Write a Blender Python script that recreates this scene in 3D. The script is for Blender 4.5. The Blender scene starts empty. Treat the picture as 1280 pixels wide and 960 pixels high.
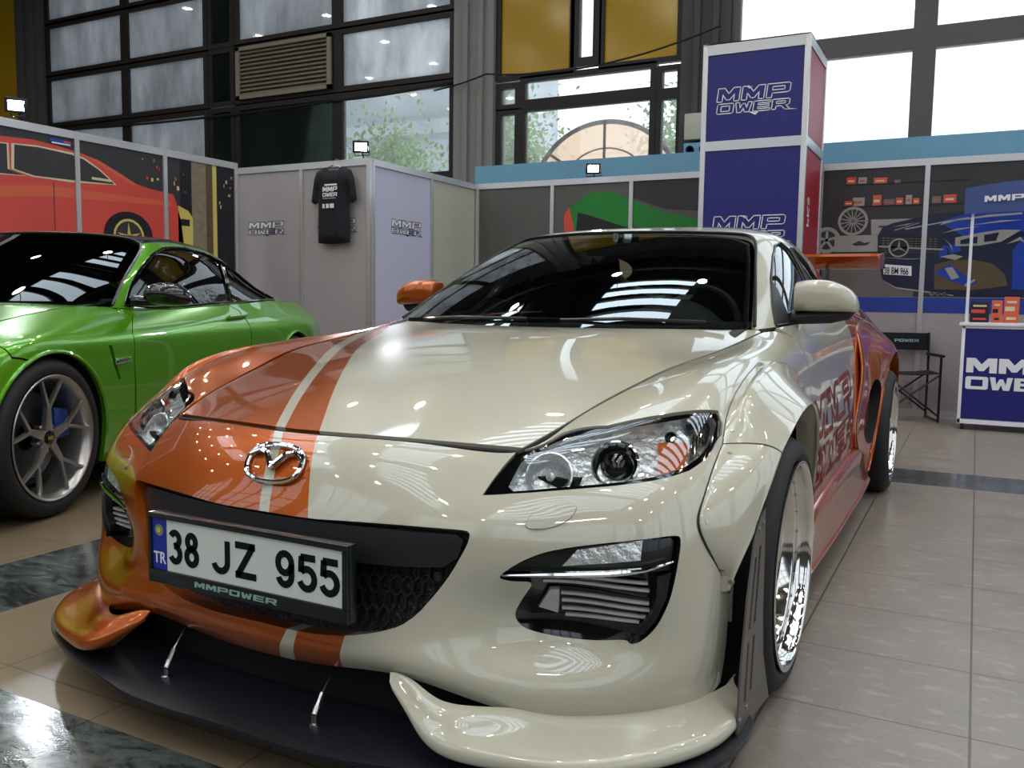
import math, random
import numpy as np

# ---------------------------------------------------------------- smooth surfaces through tables of points
def _w(n, u):
    i = np.clip(np.floor(u).astype(int), 0, n - 2)
    f = u - i
    w = np.stack([(1 - f) ** 3, 3 * f ** 3 - 6 * f ** 2 + 4, -3 * f ** 3 + 3 * f ** 2 + 3 * f + 1, f ** 3], -1) / 6.0
    return i, w

def _pad(P, ax):
    P = np.moveaxis(P, ax, 0)
    P = np.concatenate([[2 * P[0] - P[1]], P, [2 * P[-1] - P[-2]]])
    return np.moveaxis(P, 0, ax)

class Surf:
    """tensor product cubic B-spline near a table of points T[i][j] (i along s, j along t)"""
    def __init__(self, T, iters=2, s0=0.0):
        T = np.array(T, float)
        self.n, self.m, self.s0 = T.shape[0], T.shape[1], s0
        Q = T.copy()
        gi, gj = np.meshgrid(np.arange(self.n, dtype=float), np.arange(self.m, dtype=float), indexing='ij')
        for _ in range(iters):
            self.P = _pad(_pad(Q, 0), 1)
            Q = Q + (T - self._ev(gi.ravel(), gj.ravel()).reshape(T.shape))
        self.P = _pad(_pad(Q, 0), 1)

    def _ev(self, a, b):
        i, wa = _w(self.n, a)
        j, wb = _w(self.m, b)
        out = np.zeros((len(a), 3))
        for p in range(4):
            for q in range(4):
                out += (wa[:, p] * wb[:, q])[:, None] * self.P[i + p, j + q]
        return out

    def ev(self, st):
        st = np.atleast_2d(np.array(st, float))
        return self._ev(st[:, 0] - self.s0, st[:, 1])

    def nrm(self, st, h=1e-3):
        st = np.atleast_2d(np.array(st, float))
        ds = self.ev(st + [h, 0]) - self.ev(st - [h, 0])
        dt = self.ev(st + [0, h]) - self.ev(st - [0, h])
        n = np.cross(ds, dt)
        return n / (np.linalg.norm(n, axis=1)[:, None] + 1e-12)

def mirror_table(H):
    """H: half table, first row lies on x=0; returns full table running from the car's right to its left"""
    H = np.array(H, float)
    L = H[1:][::-1] * [-1, 1, 1]
    return np.concatenate([L, H])

# ---------------------------------------------------------------- body of the white and orange coupe
def _st(xs, ys, zs):
    return [(x, y, z) for x, y, z in zip(xs, ys, zs)]
def _c(v, n=10):
    return [v] * n
RING = [
 _st(_c(0.0), [-.845,-.868,-.866,-.860,-.858,-.846,-.822,-.795,-.764,-.735], [.200,.240,.285,.36,.43,.50,.555,.605,.642,.662]),
 _st(_c(.165), [-.843,-.866,-.864,-.857,-.853,-.842,-.816,-.788,-.756,-.726], [.205,.243,.288,.36,.43,.50,.555,.605,.642,.664]),
 _st(_c(.33), [-.838,-.855,-.844,-.832,-.826,-.815,-.790,-.758,-.722,-.688], [.222,.255,.30,.365,.43,.50,.553,.60,.638,.660]),
 _st([.47,.47,.47,.47,.475,.475,.478,.483,.488,.494], [-.815,-.826,-.796,-.784,-.782,-.778,-.748,-.706,-.663,-.622], [.20,.245,.30,.365,.43,.50,.55,.59,.622,.648]),
 _st([.595,.60,.60,.60,.60,.598,.592,.582,.565,.535], [-.765,-.768,-.700,-.690,-.722,-.716,-.690,-.652,-.575,-.49], [.168,.23,.295,.365,.43,.50,.55,.60,.658,.688]),
 _st([.705,.712,.714,.714,.714,.71,.703,.688,.64,.56], [-.70,-.703,-.655,-.652,-.668,-.66,-.635,-.59,-.47,-.35], [.163,.225,.29,.36,.43,.50,.555,.612,.693,.724]),
 _st([.795,.806,.812,.813,.812,.81,.80,.782,.71,.59], [-.625,-.635,-.618,-.614,-.612,-.602,-.575,-.515,-.36,-.20], [.165,.225,.29,.36,.43,.50,.56,.625,.735,.757]),
 _st([.86,.870,.875,.876,.875,.871,.862,.838,.762,.62], [-.525,-.535,-.535,-.53,-.518,-.50,-.47,-.41,-.24,-.06], [.16,.225,.29,.36,.43,.50,.57,.645,.768,.786]),
 _st([.885,.893,.896,.897,.896,.893,.887,.866,.785,.645], [-.41,-.41,-.41,-.41,-.41,-.405,-.375,-.305,-.12,.09], [.158,.225,.29,.36,.43,.50,.575,.655,.787,.805]),
 _st([.885,.895,.90,.90,.90,.90,.893,.872,.79,.665], [-.24,-.24,-.24,-.24,-.24,-.24,-.215,-.165,.02,.25], [.15,.225,.29,.36,.43,.505,.58,.665,.802,.82]),
 _st([.88,.895,.90,.90,.90,.90,.893,.875,.797,.683], [.02,.02,.02,.02,.02,.02,.045,.085,.23,.41], [.15,.225,.29,.36,.43,.505,.59,.68,.812,.838]),
 _st([.875,.89,.898,.90,.90,.897,.89,.870,.805,.70], [.33,.33,.33,.33,.33,.33,.35,.39,.46,.55], [.15,.22,.29,.36,.43,.51,.60,.69,.815,.858]),
 _st([.868,.882,.893,.897,.897,.893,.884,.864,.81,.722], [.66,.66,.66,.66,.66,.66,.665,.67,.68,.69], [.15,.22,.29,.36,.43,.51,.60,.70,.82,.878]),
 _st([.866,.878,.890,.896,.897,.892,.882,.862,.815,.752], [1.05]*10, [.15,.22,.29,.36,.43,.51,.60,.70,.82,.893]),
 _st([.866,.876,.888,.894,.895,.890,.880,.860,.815,.762], [1.5]*10, [.15,.22,.29,.36,.43,.51,.60,.70,.82,.905]),
 _st([.866,.876,.888,.894,.895,.890,.880,.860,.815,.765], [1.95]*10, [.15,.22,.29,.36,.43,.51,.60,.70,.825,.915]),
 _st([.868,.880,.890,.896,.900,.898,.890,.870,.825,.768], [2.35]*10, [.16,.225,.29,.36,.43,.51,.61,.71,.835,.922]),
 _st([.868,.880,.890,.896,.900,.900,.893,.872,.822,.755], [2.75]*10, [.17,.23,.29,.36,.43,.52,.62,.72,.845,.93]),
 _st([.835,.85,.86,.868,.870,.868,.862,.845,.80,.73], [3.12]*10, [.19,.24,.30,.36,.43,.52,.62,.72,.85,.94]),
 _st([.74,.76,.775,.785,.79,.79,.785,.77,.735,.67], [3.40,3.41,3.42,3.42,3.42,3.42,3.41,3.40,3.38,3.36], [.21,.26,.31,.37,.44,.52,.62,.72,.86,.95]),
 _st([.50,.51,.52,.52,.52,.52,.52,.51,.50,.48], [3.53,3.55,3.56,3.56,3.56,3.55,3.54,3.53,3.51,3.49], [.22,.27,.32,.38,.44,.52,.62,.72,.87,.96]),
 _st([.25]*10, [3.57,3.59,3.60,3.60,3.60,3.59,3.58,3.57,3.55,3.53], [.22,.27,.32,.38,.44,.52,.62,.72,.87,.965]),
 _st([0.0]*10, [3.58,3.60,3.61,3.61,3.61,3.60,3.59,3.58,3.56,3.54], [.22,.27,.32,.38,.44,.52,.62,.72,.87,.967]),
]
for _i in range(8, 18):
    _k = .988 if _i == 8 else .978
    RING[_i] = [(x * _k if _j < 8 else x, y, z) for _j, (x, y, z) in enumerate(RING[_i])]
ring = Surf(mirror_table(RING), 2, -(len(RING) - 1))

# hood: i across (x), j from the front edge back to the cowl
_hc_y = [-.735,-.60,-.46,-.32,-.18,-.04,.10,.22,.31,.37]
_hc_z = [.662,.703,.741,.773,.800,.822,.842,.858,.868,.874]
_hs = [RING[k][9] for k in range(3, 13)]
_hf = [RING[k][9] for k in range(4)]
HOOD = []
for i, q in enumerate([0, .335, .67, 1.0]):
    col = []
    for j in range(10):
        sx, sy, sz = _hs[j]
        x = q * sx
        y = _hc_y[j] + (sy - _hc_y[j]) * q ** 2
        z = _hc_z[j] + (sz - _hc_z[j]) * q ** 2
        if j == 0:
            x, y, z = _hf[i]
        crown = .010 * (1 - q * q) * math.sin(math.pi * min(1, j / 9)) if j else 0
        crown -= .010 * math.sin(math.pi * q) * math.sin(math.pi * min(1, j / 9)) * (1 if q > .5 else 0)
        col.append((x, y, z + crown))
    HOOD.append(col)
hood = Surf(mirror_table(HOOD), 2, -3)

# greenhouse: i from windscreen frame to the tail, j from the left belt line over the roof to the right
def _gh(rows):
    return [[(x, y, z) for x, y, z in r] + [(-x, y, z) for x, y, z in r[:-1][::-1]] for r in rows]
GH = _gh([
 [(.688,.63,.874),(.634,.87,1.000),(.578,1.10,1.118),(.522,1.31,1.214),(.425,1.30,1.236),(.22,1.25,1.244),(0,1.24,1.246)],
 [(.742,.88,.885),(.692,1.04,1.010),(.640,1.22,1.12),(.568,1.40,1.217),(.440,1.41,1.258),(.23,1.41,1.272),(0,1.41,1.275)],
 [(.758,1.25,.897),(.715,1.35,1.015),(.662,1.46,1.12),(.592,1.56,1.222),(.455,1.62,1.276),(.23,1.64,1.293),(0,1.64,1.297)],
 [(.763,1.65,.908),(.720,1.70,1.015),(.665,1.76,1.115),(.595,1.82,1.210),(.455,1.88,1.272),(.23,1.90,1.294),(0,1.90,1.298)],
 [(.766,2.05,.916),(.718,2.06,1.005),(.660,2.08,1.092),(.585,2.12,1.180),(.44,2.18,1.240),(.22,2.20,1.262),(0,2.20,1.266)],
 [(.768,2.42,.923),(.708,2.42,.985),(.642,2.42,1.050),(.560,2.44,1.115),(.41,2.48,1.170),(.20,2.50,1.192),(0,2.50,1.197)],
 [(.757,2.75,.93),(.69,2.75,.962),(.610,2.76,1.000),(.52,2.78,1.040),(.38,2.80,1.075),(.19,2.82,1.090),(0,2.82,1.094)],
 [(.73,3.12,.942),(.66,3.12,.955),(.57,3.12,.968),(.47,3.12,.980),(.34,3.12,.990),(.17,3.12,.995),(0,3.12,.997)],
 [(.67,3.36,.952),(.60,3.38,.957),(.52,3.41,.962),(.43,3.44,.966),(.31,3.49,.968),(.15,3.52,.969),(0,3.53,.969)],
])
roof = Surf(GH, 2, 0)

# windscreen: i across from centre, j from the cowl to the roof
WS = []
for q in (0, .35, .7, 1.0):
    col = []
    for k, v in enumerate((0, .33, .66, 1.0)):
        bx, by, bz = .682 * q, .38 + (.632 - .38) * q ** 2, .868 + .006 * q
        tx, ty, tz = .515 * q, 1.235 + .08 * q ** 2, 1.243 - .028 * q ** 3
        x, y, z = bx + (tx - bx) * v, by + (ty - by) * v, bz + (tz - bz) * v
        z += .018 * math.sin(math.pi * v)
        col.append((x, y, z))
    WS.append(col)
screen = Surf(mirror_table(WS), 2, -3)

# ---------------------------------------------------------------- body of the green coupe (its own frame: front axle at the origin)
def _gs(x, y, top, zs=(.17,.29,.44,.57,.68,.775,.86), xs=(-.03,-.008,0,0,-.006,-.024,-.058)):
    """side station: outer x, y, top point; the upper rows lean towards the top point"""
    r = []
    for j, (z, dx) in enumerate(zip(zs, xs)):
        k = max(0, (j - 3) / 4.0)
        zz = z
        r.append((x + dx - max(0, (x + dx - top[0])) * .35 * max(0, (j - 5)), y + (top[1] - y) * k ** 1.5 * .8, min(zz, top[2] - (7 - j) * .035)))
    r.append(top)
    return r
GR = [
 _st(_c(0.0, 8), [-.74,-.79,-.81,-.81,-.79,-.74,-.68,-.60], [.17,.28,.40,.50,.58,.64,.675,.70]),
 _st(_c(.27, 8), [-.73,-.78,-.80,-.80,-.78,-.73,-.67,-.58], [.17,.28,.40,.50,.58,.64,.675,.70]),
 _st([.55,.55,.55,.55,.54,.53,.52,.50], [-.69,-.73,-.74,-.74,-.72,-.66,-.60,-.51], [.17,.28,.40,.50,.58,.64,.68,.712]),
 _st([.74,.76,.76,.76,.75,.72,.68,.60], [-.58,-.61,-.62,-.61,-.58,-.52,-.45,-.38], [.17,.28,.40,.51,.60,.67,.715,.745]),
 _st([.85,.865,.865,.865,.855,.83,.77,.635], [-.44,-.45,-.45,-.45,-.42,-.36,-.29,-.23], [.17,.28,.41,.53,.63,.71,.755,.785]),
 _gs(.915,-.24,(.652,-.08,.82)), _gs(.93,0.0,(.665,.08,.850)), _gs(.93,.24,(.68,.27,.878)), _gs(.922,.48,(.70,.48,.902)),
 _gs(.915,.75,(.745,.72,.900)), _gs(.912,1.1,(.800,1.1,.885)), _gs(.912,1.5,(.806,1.5,.896)), _gs(.915,1.9,(.806,1.9,.910)),
 _gs(.925,2.3,(.802,2.3,.926)), _gs(.935,2.65,(.792,2.65,.940)), _gs(.935,2.95,(.770,2.95,.938)), _gs(.92,3.25,(.738,3.25,.925)),
 _gs(.86,3.52,(.68,3.50,.910)),
 _st([.66,.68,.69,.69,.68,.67,.64,.55], [3.68,3.71,3.73,3.73,3.71,3.69,3.67,3.64], [.22,.32,.46,.58,.68,.77,.85,.905]),
 _st(_c(.3, 8), [3.74,3.77,3.79,3.79,3.77,3.75,3.72,3.69], [.22,.32,.46,.58,.68,.77,.85,.91]),
 _st(_c(0., 8), [3.75,3.78,3.80,3.80,3.78,3.76,3.73,3.70], [.22,.32,.46,.58,.68,.77,.85,.91]),
]
gring = Surf(mirror_table(GR), 2, -(len(GR) - 1))
_gk = [GR[k][7] for k in range(2, 10)]
GH_ = []
for q in (0, .5, 1.0):
    col = []
    for j in range(8):
        sx, sy, sz = _gk[j]
        cy = -.60 + j * (.42 + .60) / 7
        cz = (.70,.748,.790,.825,.855,.880,.900,.915)[j]
        x, y, z = q * sx, cy + (sy - cy) * q * q, cz + (sz - cz) * q ** 2
        if q == .5: z += .006
        col.append((x, y, z))
    if q == 0: col[0] = GR[0][7]
    if q == .5: col[0] = GR[1][7]
    GH_.append(col)
ghood = Surf(mirror_table(GH_), 2, -2)
GG = _gh([
 [(.762,.70,.896),(.70,.90,1.02),(.655,1.08,1.125),(.60,1.27,1.232),(.50,1.31,1.285),(.25,1.28,1.308),(0,1.27,1.312)],
 [(.792,1.0,.884),(.738,1.10,1.03),(.69,1.24,1.14),(.63,1.40,1.245),(.515,1.46,1.302),(.26,1.46,1.322),(0,1.46,1.327)],
 [(.806,1.45,.895),(.752,1.50,1.04),(.70,1.58,1.15),(.64,1.66,1.252),(.52,1.72,1.310),(.26,1.74,1.328),(0,1.74,1.332)],
 [(.806,1.9,.910),(.750,1.92,1.04),(.695,1.95,1.14),(.63,1.99,1.238),(.51,2.05,1.292),(.26,2.06,1.310),(0,2.06,1.314)],
 [(.802,2.28,.926),(.745,2.29,1.028),(.685,2.30,1.11),(.615,2.32,1.187),(.49,2.38,1.238),(.25,2.40,1.258),(0,2.40,1.262)],
 [(.795,2.62,.940),(.735,2.62,.995),(.665,2.62,1.048),(.585,2.64,1.10),(.45,2.68,1.14),(.23,2.70,1.157),(0,2.70,1.16)],
 [(.778,2.95,.936),(.715,2.95,.955),(.64,2.95,.976),(.55,2.96,.998),(.41,2.98,1.018),(.2,3.0,1.028),(0,3.0,1.03)],
 [(.745,3.22,.925),(.68,3.22,.932),(.60,3.22,.938),(.50,3.22,.946),(.37,3.23,.953),(.18,3.24,.957),(0,3.24,.96)],
 [(.68,3.50,.910),(.61,3.53,.913),(.54,3.58,.914),(.45,3.62,.914),(.33,3.66,.913),(.16,3.69,.912),(0,3.70,.912)],
])
groof = Surf(GG, 2, 0)
GWS = []
for q in (0, .35, .7, 1.0):
    col = []
    for v in (0, .33, .66, 1.0):
        bx, by, bz = .715 * q, .44 + .25 * q ** 2, .918 + .005 * q
        tx, ty, tz = .56 * q, 1.265 + .035 * q ** 2, 1.308 - .042 * q ** 3
        col.append((bx + (tx - bx) * v, by + (ty - by) * v, bz + (tz - bz) * v + .02 * math.sin(math.pi * v)))
    GWS.append(col)
gscreen = Surf(mirror_table(GWS), 2, -3)

# outlines on the skin, in its own parameters
D = {
 'lamp': [(3.025,8.918),(2.926,6.57),(3.361,6.667),(4.171,6.696),(4.939,6.733),(5.887,6.79),(6.399,6.825),(6.871,6.946),(7.292,7.159),(7.52,7.348),(7.362,7.497),(6.689,7.648),(5.987,7.795),(4.924,8.056),(3.913,8.687),(3.343,9.0)],
 'lamp_clear': [(3.336,8.129),(3.245,6.8),(4.161,6.82),(4.935,6.835),(5.813,6.885),(6.298,6.924),(6.723,7.033),(7.092,7.217),(7.283,7.374),(7.169,7.484),(6.63,7.602),(5.966,7.718),(4.911,7.934),(3.96,8.266)],
 'amber': [(5.829,7.511),(6.503,7.342),(6.331,6.887),(5.827,6.928)],
 'proj': [(5.071,7.347)],
 'hibeam': [(3.941,7.399)],
 'pos': [(6.146,7.549)],
 'mouth': [(0.245,5.142),(0.757,5.118),(1.375,5.202),(2.007,5.241),(2.65,5.244),(2.903,5.23),(2.969,5.11),(2.947,4.776),(2.761,4.024),(2.57,3.354),(2.35,2.701),(2.131,2.315),(1.82,2.061),(1.391,1.86),(1.05,1.819),(0.71,1.803),(0.36,1.876)],
 'fog': [(3.351,3.907),(3.563,3.786),(3.871,3.791),(3.699,3.296),(3.565,2.786),(3.6,2.504),(3.753,2.257),(4.204,2.092),(4.775,2.098),(5.295,2.23),(5.379,2.092),(5.574,2.2),(5.854,2.64),(6.084,3.373),(6.186,4.129),(6.251,4.981),(6.171,5.151),(5.513,5.065),(4.501,4.823),(4.028,4.653),(3.664,4.356)],
 'foglamp': [(4.3,4.224),(4.528,4.714),(5.58,5.042),(5.552,4.449)],
 'fogintake': [(3.96,3.768),(3.793,3.293),(3.654,2.778),(3.689,2.498),(4.188,2.23),(4.759,2.26),(5.385,2.442),(5.699,2.929),(5.808,4.013)],
 'washer': [(3.704,5.506),(3.846,6.16),(4.474,6.305),(4.43,5.768),(4.142,5.376),(3.777,5.315)],
 'bd_low': [(1.305,0.0),(1.33,0.0),(1.391,1.86)],
 'bd_up': [(0.757,5.118),(0.69,5.726),(0.613,6.442),(0.521,7.354),(0.395,8.707),(0.353,9.0)],
 'h_bd': [(0.434,0.0),(0.116,0.464),(-0.387,1.525),(-0.858,2.653),(-1.549,4.483),(-2.277,6.403),(-2.698,7.999)],
 'h_st': [(-0.394,0.074),(-0.75,0.754),(-1.191,1.817),(-1.814,3.411),(-2.667,5.663),(-3.0,7.149),(-3.0,7.288),(-2.302,5.444),(-1.516,3.245),(-0.965,1.747),(-0.551,0.729),(-0.222,0.058)],
 'seam': [(7.883,3.009),(7.09,4.252),(6.636,5.229),(6.726,5.87),(7.016,6.619),(7.48,7.009),(7.665,7.294),(7.97,7.473),(8.552,7.619),(9.236,7.766),(9.653,7.844)],
}

import bpy, bmesh
from mathutils import Vector, Matrix
from mathutils.geometry import delaunay_2d_cdt

SC = bpy.context.scene
COL = SC.collection
PI = math.pi
V = Vector

# ---------------------------------------------------------------- object helpers
def link(o, parent=None):
    COL.objects.link(o)
    if parent is not None:
        o.parent = parent
    return o

def thing(name, label, cat, loc=(0, 0, 0), rotz=0.0, group=None):
    o = bpy.data.objects.new(name, None)
    o.empty_display_size = .1
    o.location = loc
    o.rotation_euler = (0, 0, rotz)
    o['label'] = label
    o['category'] = cat
    if group: o['group'] = group
    return link(o)

def tag(o, label, cat, group=None):
    o['label'] = label; o['category'] = cat
    if group: o['group'] = group
    return o

def struct(o):
    o['kind'] = 'structure'
    return o

def mesh_obj(name, verts, faces, mats, parent=None, fmat=None, smooth=False, normals=None, label=None):
    me = bpy.data.meshes.new(name)
    me.from_pydata([tuple(v) for v in verts], [], faces)
    if not isinstance(mats, (list, tuple)): mats = [mats]
    for m in mats: me.materials.append(m)
    if fmat is not None:
        me.polygons.foreach_set('material_index', np.array(fmat, dtype=np.int32))
    if smooth:
        me.polygons.foreach_set('use_smooth', [True] * len(me.polygons))
    me.update()
    if normals is not None:
        me.normals_split_custom_set_from_vertices([tuple(n) for n in normals])
    o = bpy.data.objects.new(name, me)
    if label: o['label'] = label
    return link(o, parent)

class MB:
    """collects simple solids into one mesh"""
    def __init__(self):
        self.v = []; self.f = []; self.m = []; self.mi = 0
    def add(self, vs, fs):
        b = len(self.v)
        self.v += [tuple(p) for p in vs]
        self.f += [tuple(b + i for i in f) for f in fs]
        self.m += [self.mi] * len(fs)
        return self
    def mat(self, i):
        self.mi = i; return self
    def box(self, a, b, M=None):
        x0, y0, z0 = a; x1, y1, z1 = b
        vs = [V(p) for p in ((x0,y0,z0),(x1,y0,z0),(x1,y1,z0),(x0,y1,z0),(x0,y0,z1),(x1,y0,z1),(x1,y1,z1),(x0,y1,z1))]
        if M is not None: vs = [M @ p for p in vs]
        return self.add(vs, [(0,3,2,1),(4,5,6,7),(0,1,5,4),(1,2,6,5),(2,3,7,6),(3,0,4,7)])
    def bar(self, p0, p1, w0, h0, w1=None, h1=None, up=(0, 0, 1)):
        p0, p1 = V(p0), V(p1)
        w1 = w0 if w1 is None else w1; h1 = h0 if h1 is None else h1
        d = (p1 - p0).normalized(); s = d.cross(V(up))
        if s.length < 1e-4: s = d.cross(V((1, 0, 0)))
        s.normalize(); u = s.cross(d).normalized()
        vs = []
        for p, w, h in ((p0, w0, h0), (p1, w1, h1)):
            for a, b in ((-1,-1),(1,-1),(1,1),(-1,1)):
                vs.append(p + s * a * w / 2 + u * b * h / 2)
        return self.add(vs, [(0,1,2,3),(7,6,5,4),(0,4,5,1),(1,5,6,2),(2,6,7,3),(3,7,4,0)])
    def tube(self, pts, r, n=8, closed=False):
        pts = [V(p) for p in pts]; k = len(pts); rings = []
        rr = r if isinstance(r, (list, tuple)) else [r] * k
        pu = None
        for i, p in enumerate(pts):
            if closed: d = pts[(i + 1) % k] - pts[i - 1]
            else: d = pts[min(i + 1, k - 1)] - pts[max(i - 1, 0)]
            d.normalize()
            u = (pu - d * pu.dot(d)) if pu is not None else d.orthogonal()
            u.normalize(); pu = u; w = d.cross(u)
            rings.append([p + (u * math.cos(2*PI*j/n) + w * math.sin(2*PI*j/n)) * rr[i] for j in range(n)])
        vs = [q for g in rings for q in g]; fs = []
        for i in range(k if closed else k - 1):
            a, b = i * n, ((i + 1) % k) * n
            fs += [(a + j, a + (j+1) % n, b + (j+1) % n, b + j) for j in range(n)]
        if not closed:
            fs += [tuple(range(n))[::-1], tuple((k-1)*n + j for j in range(n))]
        return self.add(vs, fs)
    def lathe(self, prof, n=48, axis='X', c=(0, 0, 0), closed=False):
        """prof: (radius, along axis)"""
        vs = []; k = len(prof)
        for r, h in prof:
            for j in range(n):
                a = 2 * PI * j / n
                p = (h, r * math.cos(a), r * math.sin(a)) if axis == 'X' else (r * math.cos(a), h, r * math.sin(a)) if axis == 'Y' else (r * math.cos(a), r * math.sin(a), h)
                vs.append((p[0] + c[0], p[1] + c[1], p[2] + c[2]))
        fs = []
        for i in range(k if closed else k - 1):
            a, b = i * n, ((i + 1) % k) * n
            fs += [(a + j, a + (j+1) % n, b + (j+1) % n, b + j) for j in range(n)]
        return self.add(vs, fs)
    def prism(self, poly, h0, h1, fn=lambda u, v, h: (u, v, h)):
        n = len(poly)
        vs = [fn(u, v, h0) for u, v in poly] + [fn(u, v, h1) for u, v in poly]
        return self.add(vs, [tuple(range(n))[::-1], tuple(range(n, 2*n))] + [(i, (i+1) % n, n + (i+1) % n, n + i) for i in range(n)])
    def build(self, name, mats, parent=None, smooth=False, label=None, fix=True, bevel=0.0, angle=40):
        me = bpy.data.meshes.new(name)
        me.from_pydata(self.v, [], self.f)
        if not isinstance(mats, (list, tuple)): mats = [mats]
        for m in mats: me.materials.append(m)
        me.polygons.foreach_set('material_index', np.array(self.m, dtype=np.int32))
        if fix or bevel:
            bm = bmesh.new(); bm.from_mesh(me)
            if bevel:
                es = [e for e in bm.edges if len(e.link_faces) == 2 and e.calc_face_angle(0) > .6]
                bmesh.ops.bevel(bm, geom=es, offset=bevel, segments=2, profile=.6, affect='EDGES', clamp_overlap=True)
            if fix: bmesh.ops.recalc_face_normals(bm, faces=bm.faces)
            bm.to_mesh(me); bm.free()
        if smooth or bevel:
            me.polygons.foreach_set('use_smooth', [True] * len(me.polygons))
            me.set_sharp_from_angle(angle=math.radians(angle))
        me.update()
        o = bpy.data.objects.new(name, me)
        if label: o['label'] = label
        return link(o, parent)

# ---------------------------------------------------------------- trimmed panels on a Surf
def inpoly(P, poly):
    x, y = P[:, 0], P[:, 1]; poly = np.array(poly); c = np.zeros(len(P), bool)
    j = len(poly) - 1
    for i in range(len(poly)):
        xi, yi = poly[i]; xj, yj = poly[j]
        if yi != yj:
            m = ((yi > y) != (yj > y)) & (x < (xj - xi) * (y - yi) / (yj - yi) + xi)
            c ^= m
        j = i
    return c

def densify(poly, step, closed=True):
    out = []; n = len(poly)
    for i in range(n if closed else n - 1):
        a, b = np.array(poly[i]), np.array(poly[(i + 1) % n])
        k = max(1, int(math.ceil(np.linalg.norm(b - a) / step)))
        out += [tuple(a + (b - a) * q / k) for q in range(k)]
    if not closed: out.append(tuple(poly[-1]))
    return out

def rounded(poly, amt=.25, rounds=2):
    """corner cutting: softens a traced outline"""
    P = [np.array(p, float) for p in poly]
    for _ in range(rounds):
        Q = []
        for i in range(len(P)):
            a, b = P[i], P[(i + 1) % len(P)]
            Q += [a + (b - a) * amt, b + (a - b) * amt]
        P = Q
    return [tuple(p) for p in P]

TS = .45      # rows are closer together than stations
def panel(name, S, outline, mats, parent, holes=(), regions=(), step=.11, flange=.012, off=0.0, hflange=None, hmat=None, label=None, side=1, keepout=()):
    """mesh of the part of surface S inside outline (parameter coordinates); regions = [(poly, material index)]"""
    sc = np.array([1, TS])
    O = [tuple(np.array(p) * sc) for p in outline]
    Hs = [[tuple(np.array(p) * sc) for p in h] for h in holes]
    Rg = [([tuple(np.array(p) * sc) for p in r], m) for r, m in regions]
    dO = densify(O, step)
    vs = list(dO); es = [(i, (i + 1) % len(dO)) for i in range(len(dO))]
    for h in Hs:
        d = densify(h, step * .6); b = len(vs); vs += d
        es += [(b + i, b + (i + 1) % len(d)) for i in range(len(d))]
    for r, m in Rg:
        d = densify(r, step); b = len(vs); vs += d
        es += [(b + i, b + (i + 1) % len(d)) for i in range(len(d))]
    A = np.array(dO); lo, hi = A.min(0), A.max(0)
    gx, gy = np.meshgrid(np.arange(lo[0] + step / 2, hi[0], step), np.arange(lo[1] + step / 2, hi[1], step))
    G = np.stack([gx.ravel(), gy.ravel()], -1)
    G = G[inpoly(G, dO)]
    B = np.array(vs)
    keep = np.ones(len(G), bool)
    for i in range(0, len(B), 400):
        d = ((G[:, None, :] - B[None, i:i+400, :]) ** 2).sum(-1).min(1)
        keep &= d > (step * .4) ** 2
    G = G[keep]
    allv = [V(p) for p in vs] + [V(p) for p in G]
    cv, ce, cf = delaunay_2d_cdt(allv, es, [], 0, 1e-5)[:3]
    P2 = np.array([tuple(p) for p in cv])
    T = np.array([f for f in cf if len(f) == 3])
    cen = P2[T].mean(1)
    k = inpoly(cen, O)
    for h in Hs: k &= ~inpoly(cen, h)
    T = T[k]; cen = cen[k]
    mi = np.zeros(len(T), int)
    for r, m in Rg: mi[inpoly(cen, r)] = m
    used = np.unique(T); remap = -np.ones(len(P2), int); remap[used] = np.arange(len(used))
    T = remap[T]; P2 = P2[used]
    st = P2 / sc
    X = S.ev(st); N = S.nrm(st)
    X = X + N * off
    a, b, c = X[T[:, 0]], X[T[:, 1]], X[T[:, 2]]
    gn = np.cross(b - a, c - a)
    fl = (gn * N[T[:, 0]]).sum(1) < 0
    T[fl] = T[fl][:, ::-1]
    # flange along every open edge
    ed = {}
    for t_, tri in enumerate(T):
        for q in range(3):
            e = (tri[q], tri[(q + 1) % 3]); ed[e] = t_
    verts = [tuple(p) for p in X]; nor = [tuple(n) for n in N]; faces = [tuple(t) for t in T.tolist()]; fm = list(mi)
    if flange or hflange:
        hp = [np.array(h) for h in Hs]
        for (p, q), t_ in list(ed.items()):
            if (q, p) in ed: continue
            mid = (P2[p] + P2[q]) / 2
            fd, fmat = flange, mi[t_]
            for hi_, h in enumerate(Hs):
                hh = np.array(h); h2 = np.roll(hh, -1, 0)
                dd = h2 - hh; L = (dd ** 2).sum(1) + 1e-12
                u = np.clip(((mid - hh) * dd).sum(1) / L, 0, 1)
                if (((hh + dd * u[:, None]) - mid) ** 2).sum(1).min() < 1e-6:
                    hf_ = hflange[hi_] if isinstance(hflange, list) else hflange
                    hm_ = hmat[hi_] if isinstance(hmat, list) else hmat
                    fd = hf_ if hf_ is not None else flange
                    fmat = hm_ if hm_ is not None else mi[t_]
                    break
            e = X[q] - X[p]; n = np.cross(e, N[p]); n = n / (np.linalg.norm(n) + 1e-9)
            b0 = len(verts)
            verts += [tuple(X[p]), tuple(X[q]), tuple(X[q] - N[q] * fd), tuple(X[p] - N[p] * fd)]
            nor += [tuple(n)] * 4
            faces.append((b0, b0 + 3, b0 + 2, b0 + 1)); fm.append(int(fmat))
    return mesh_obj(name, verts, faces, mats, parent, fm, True, nor, label)

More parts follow.
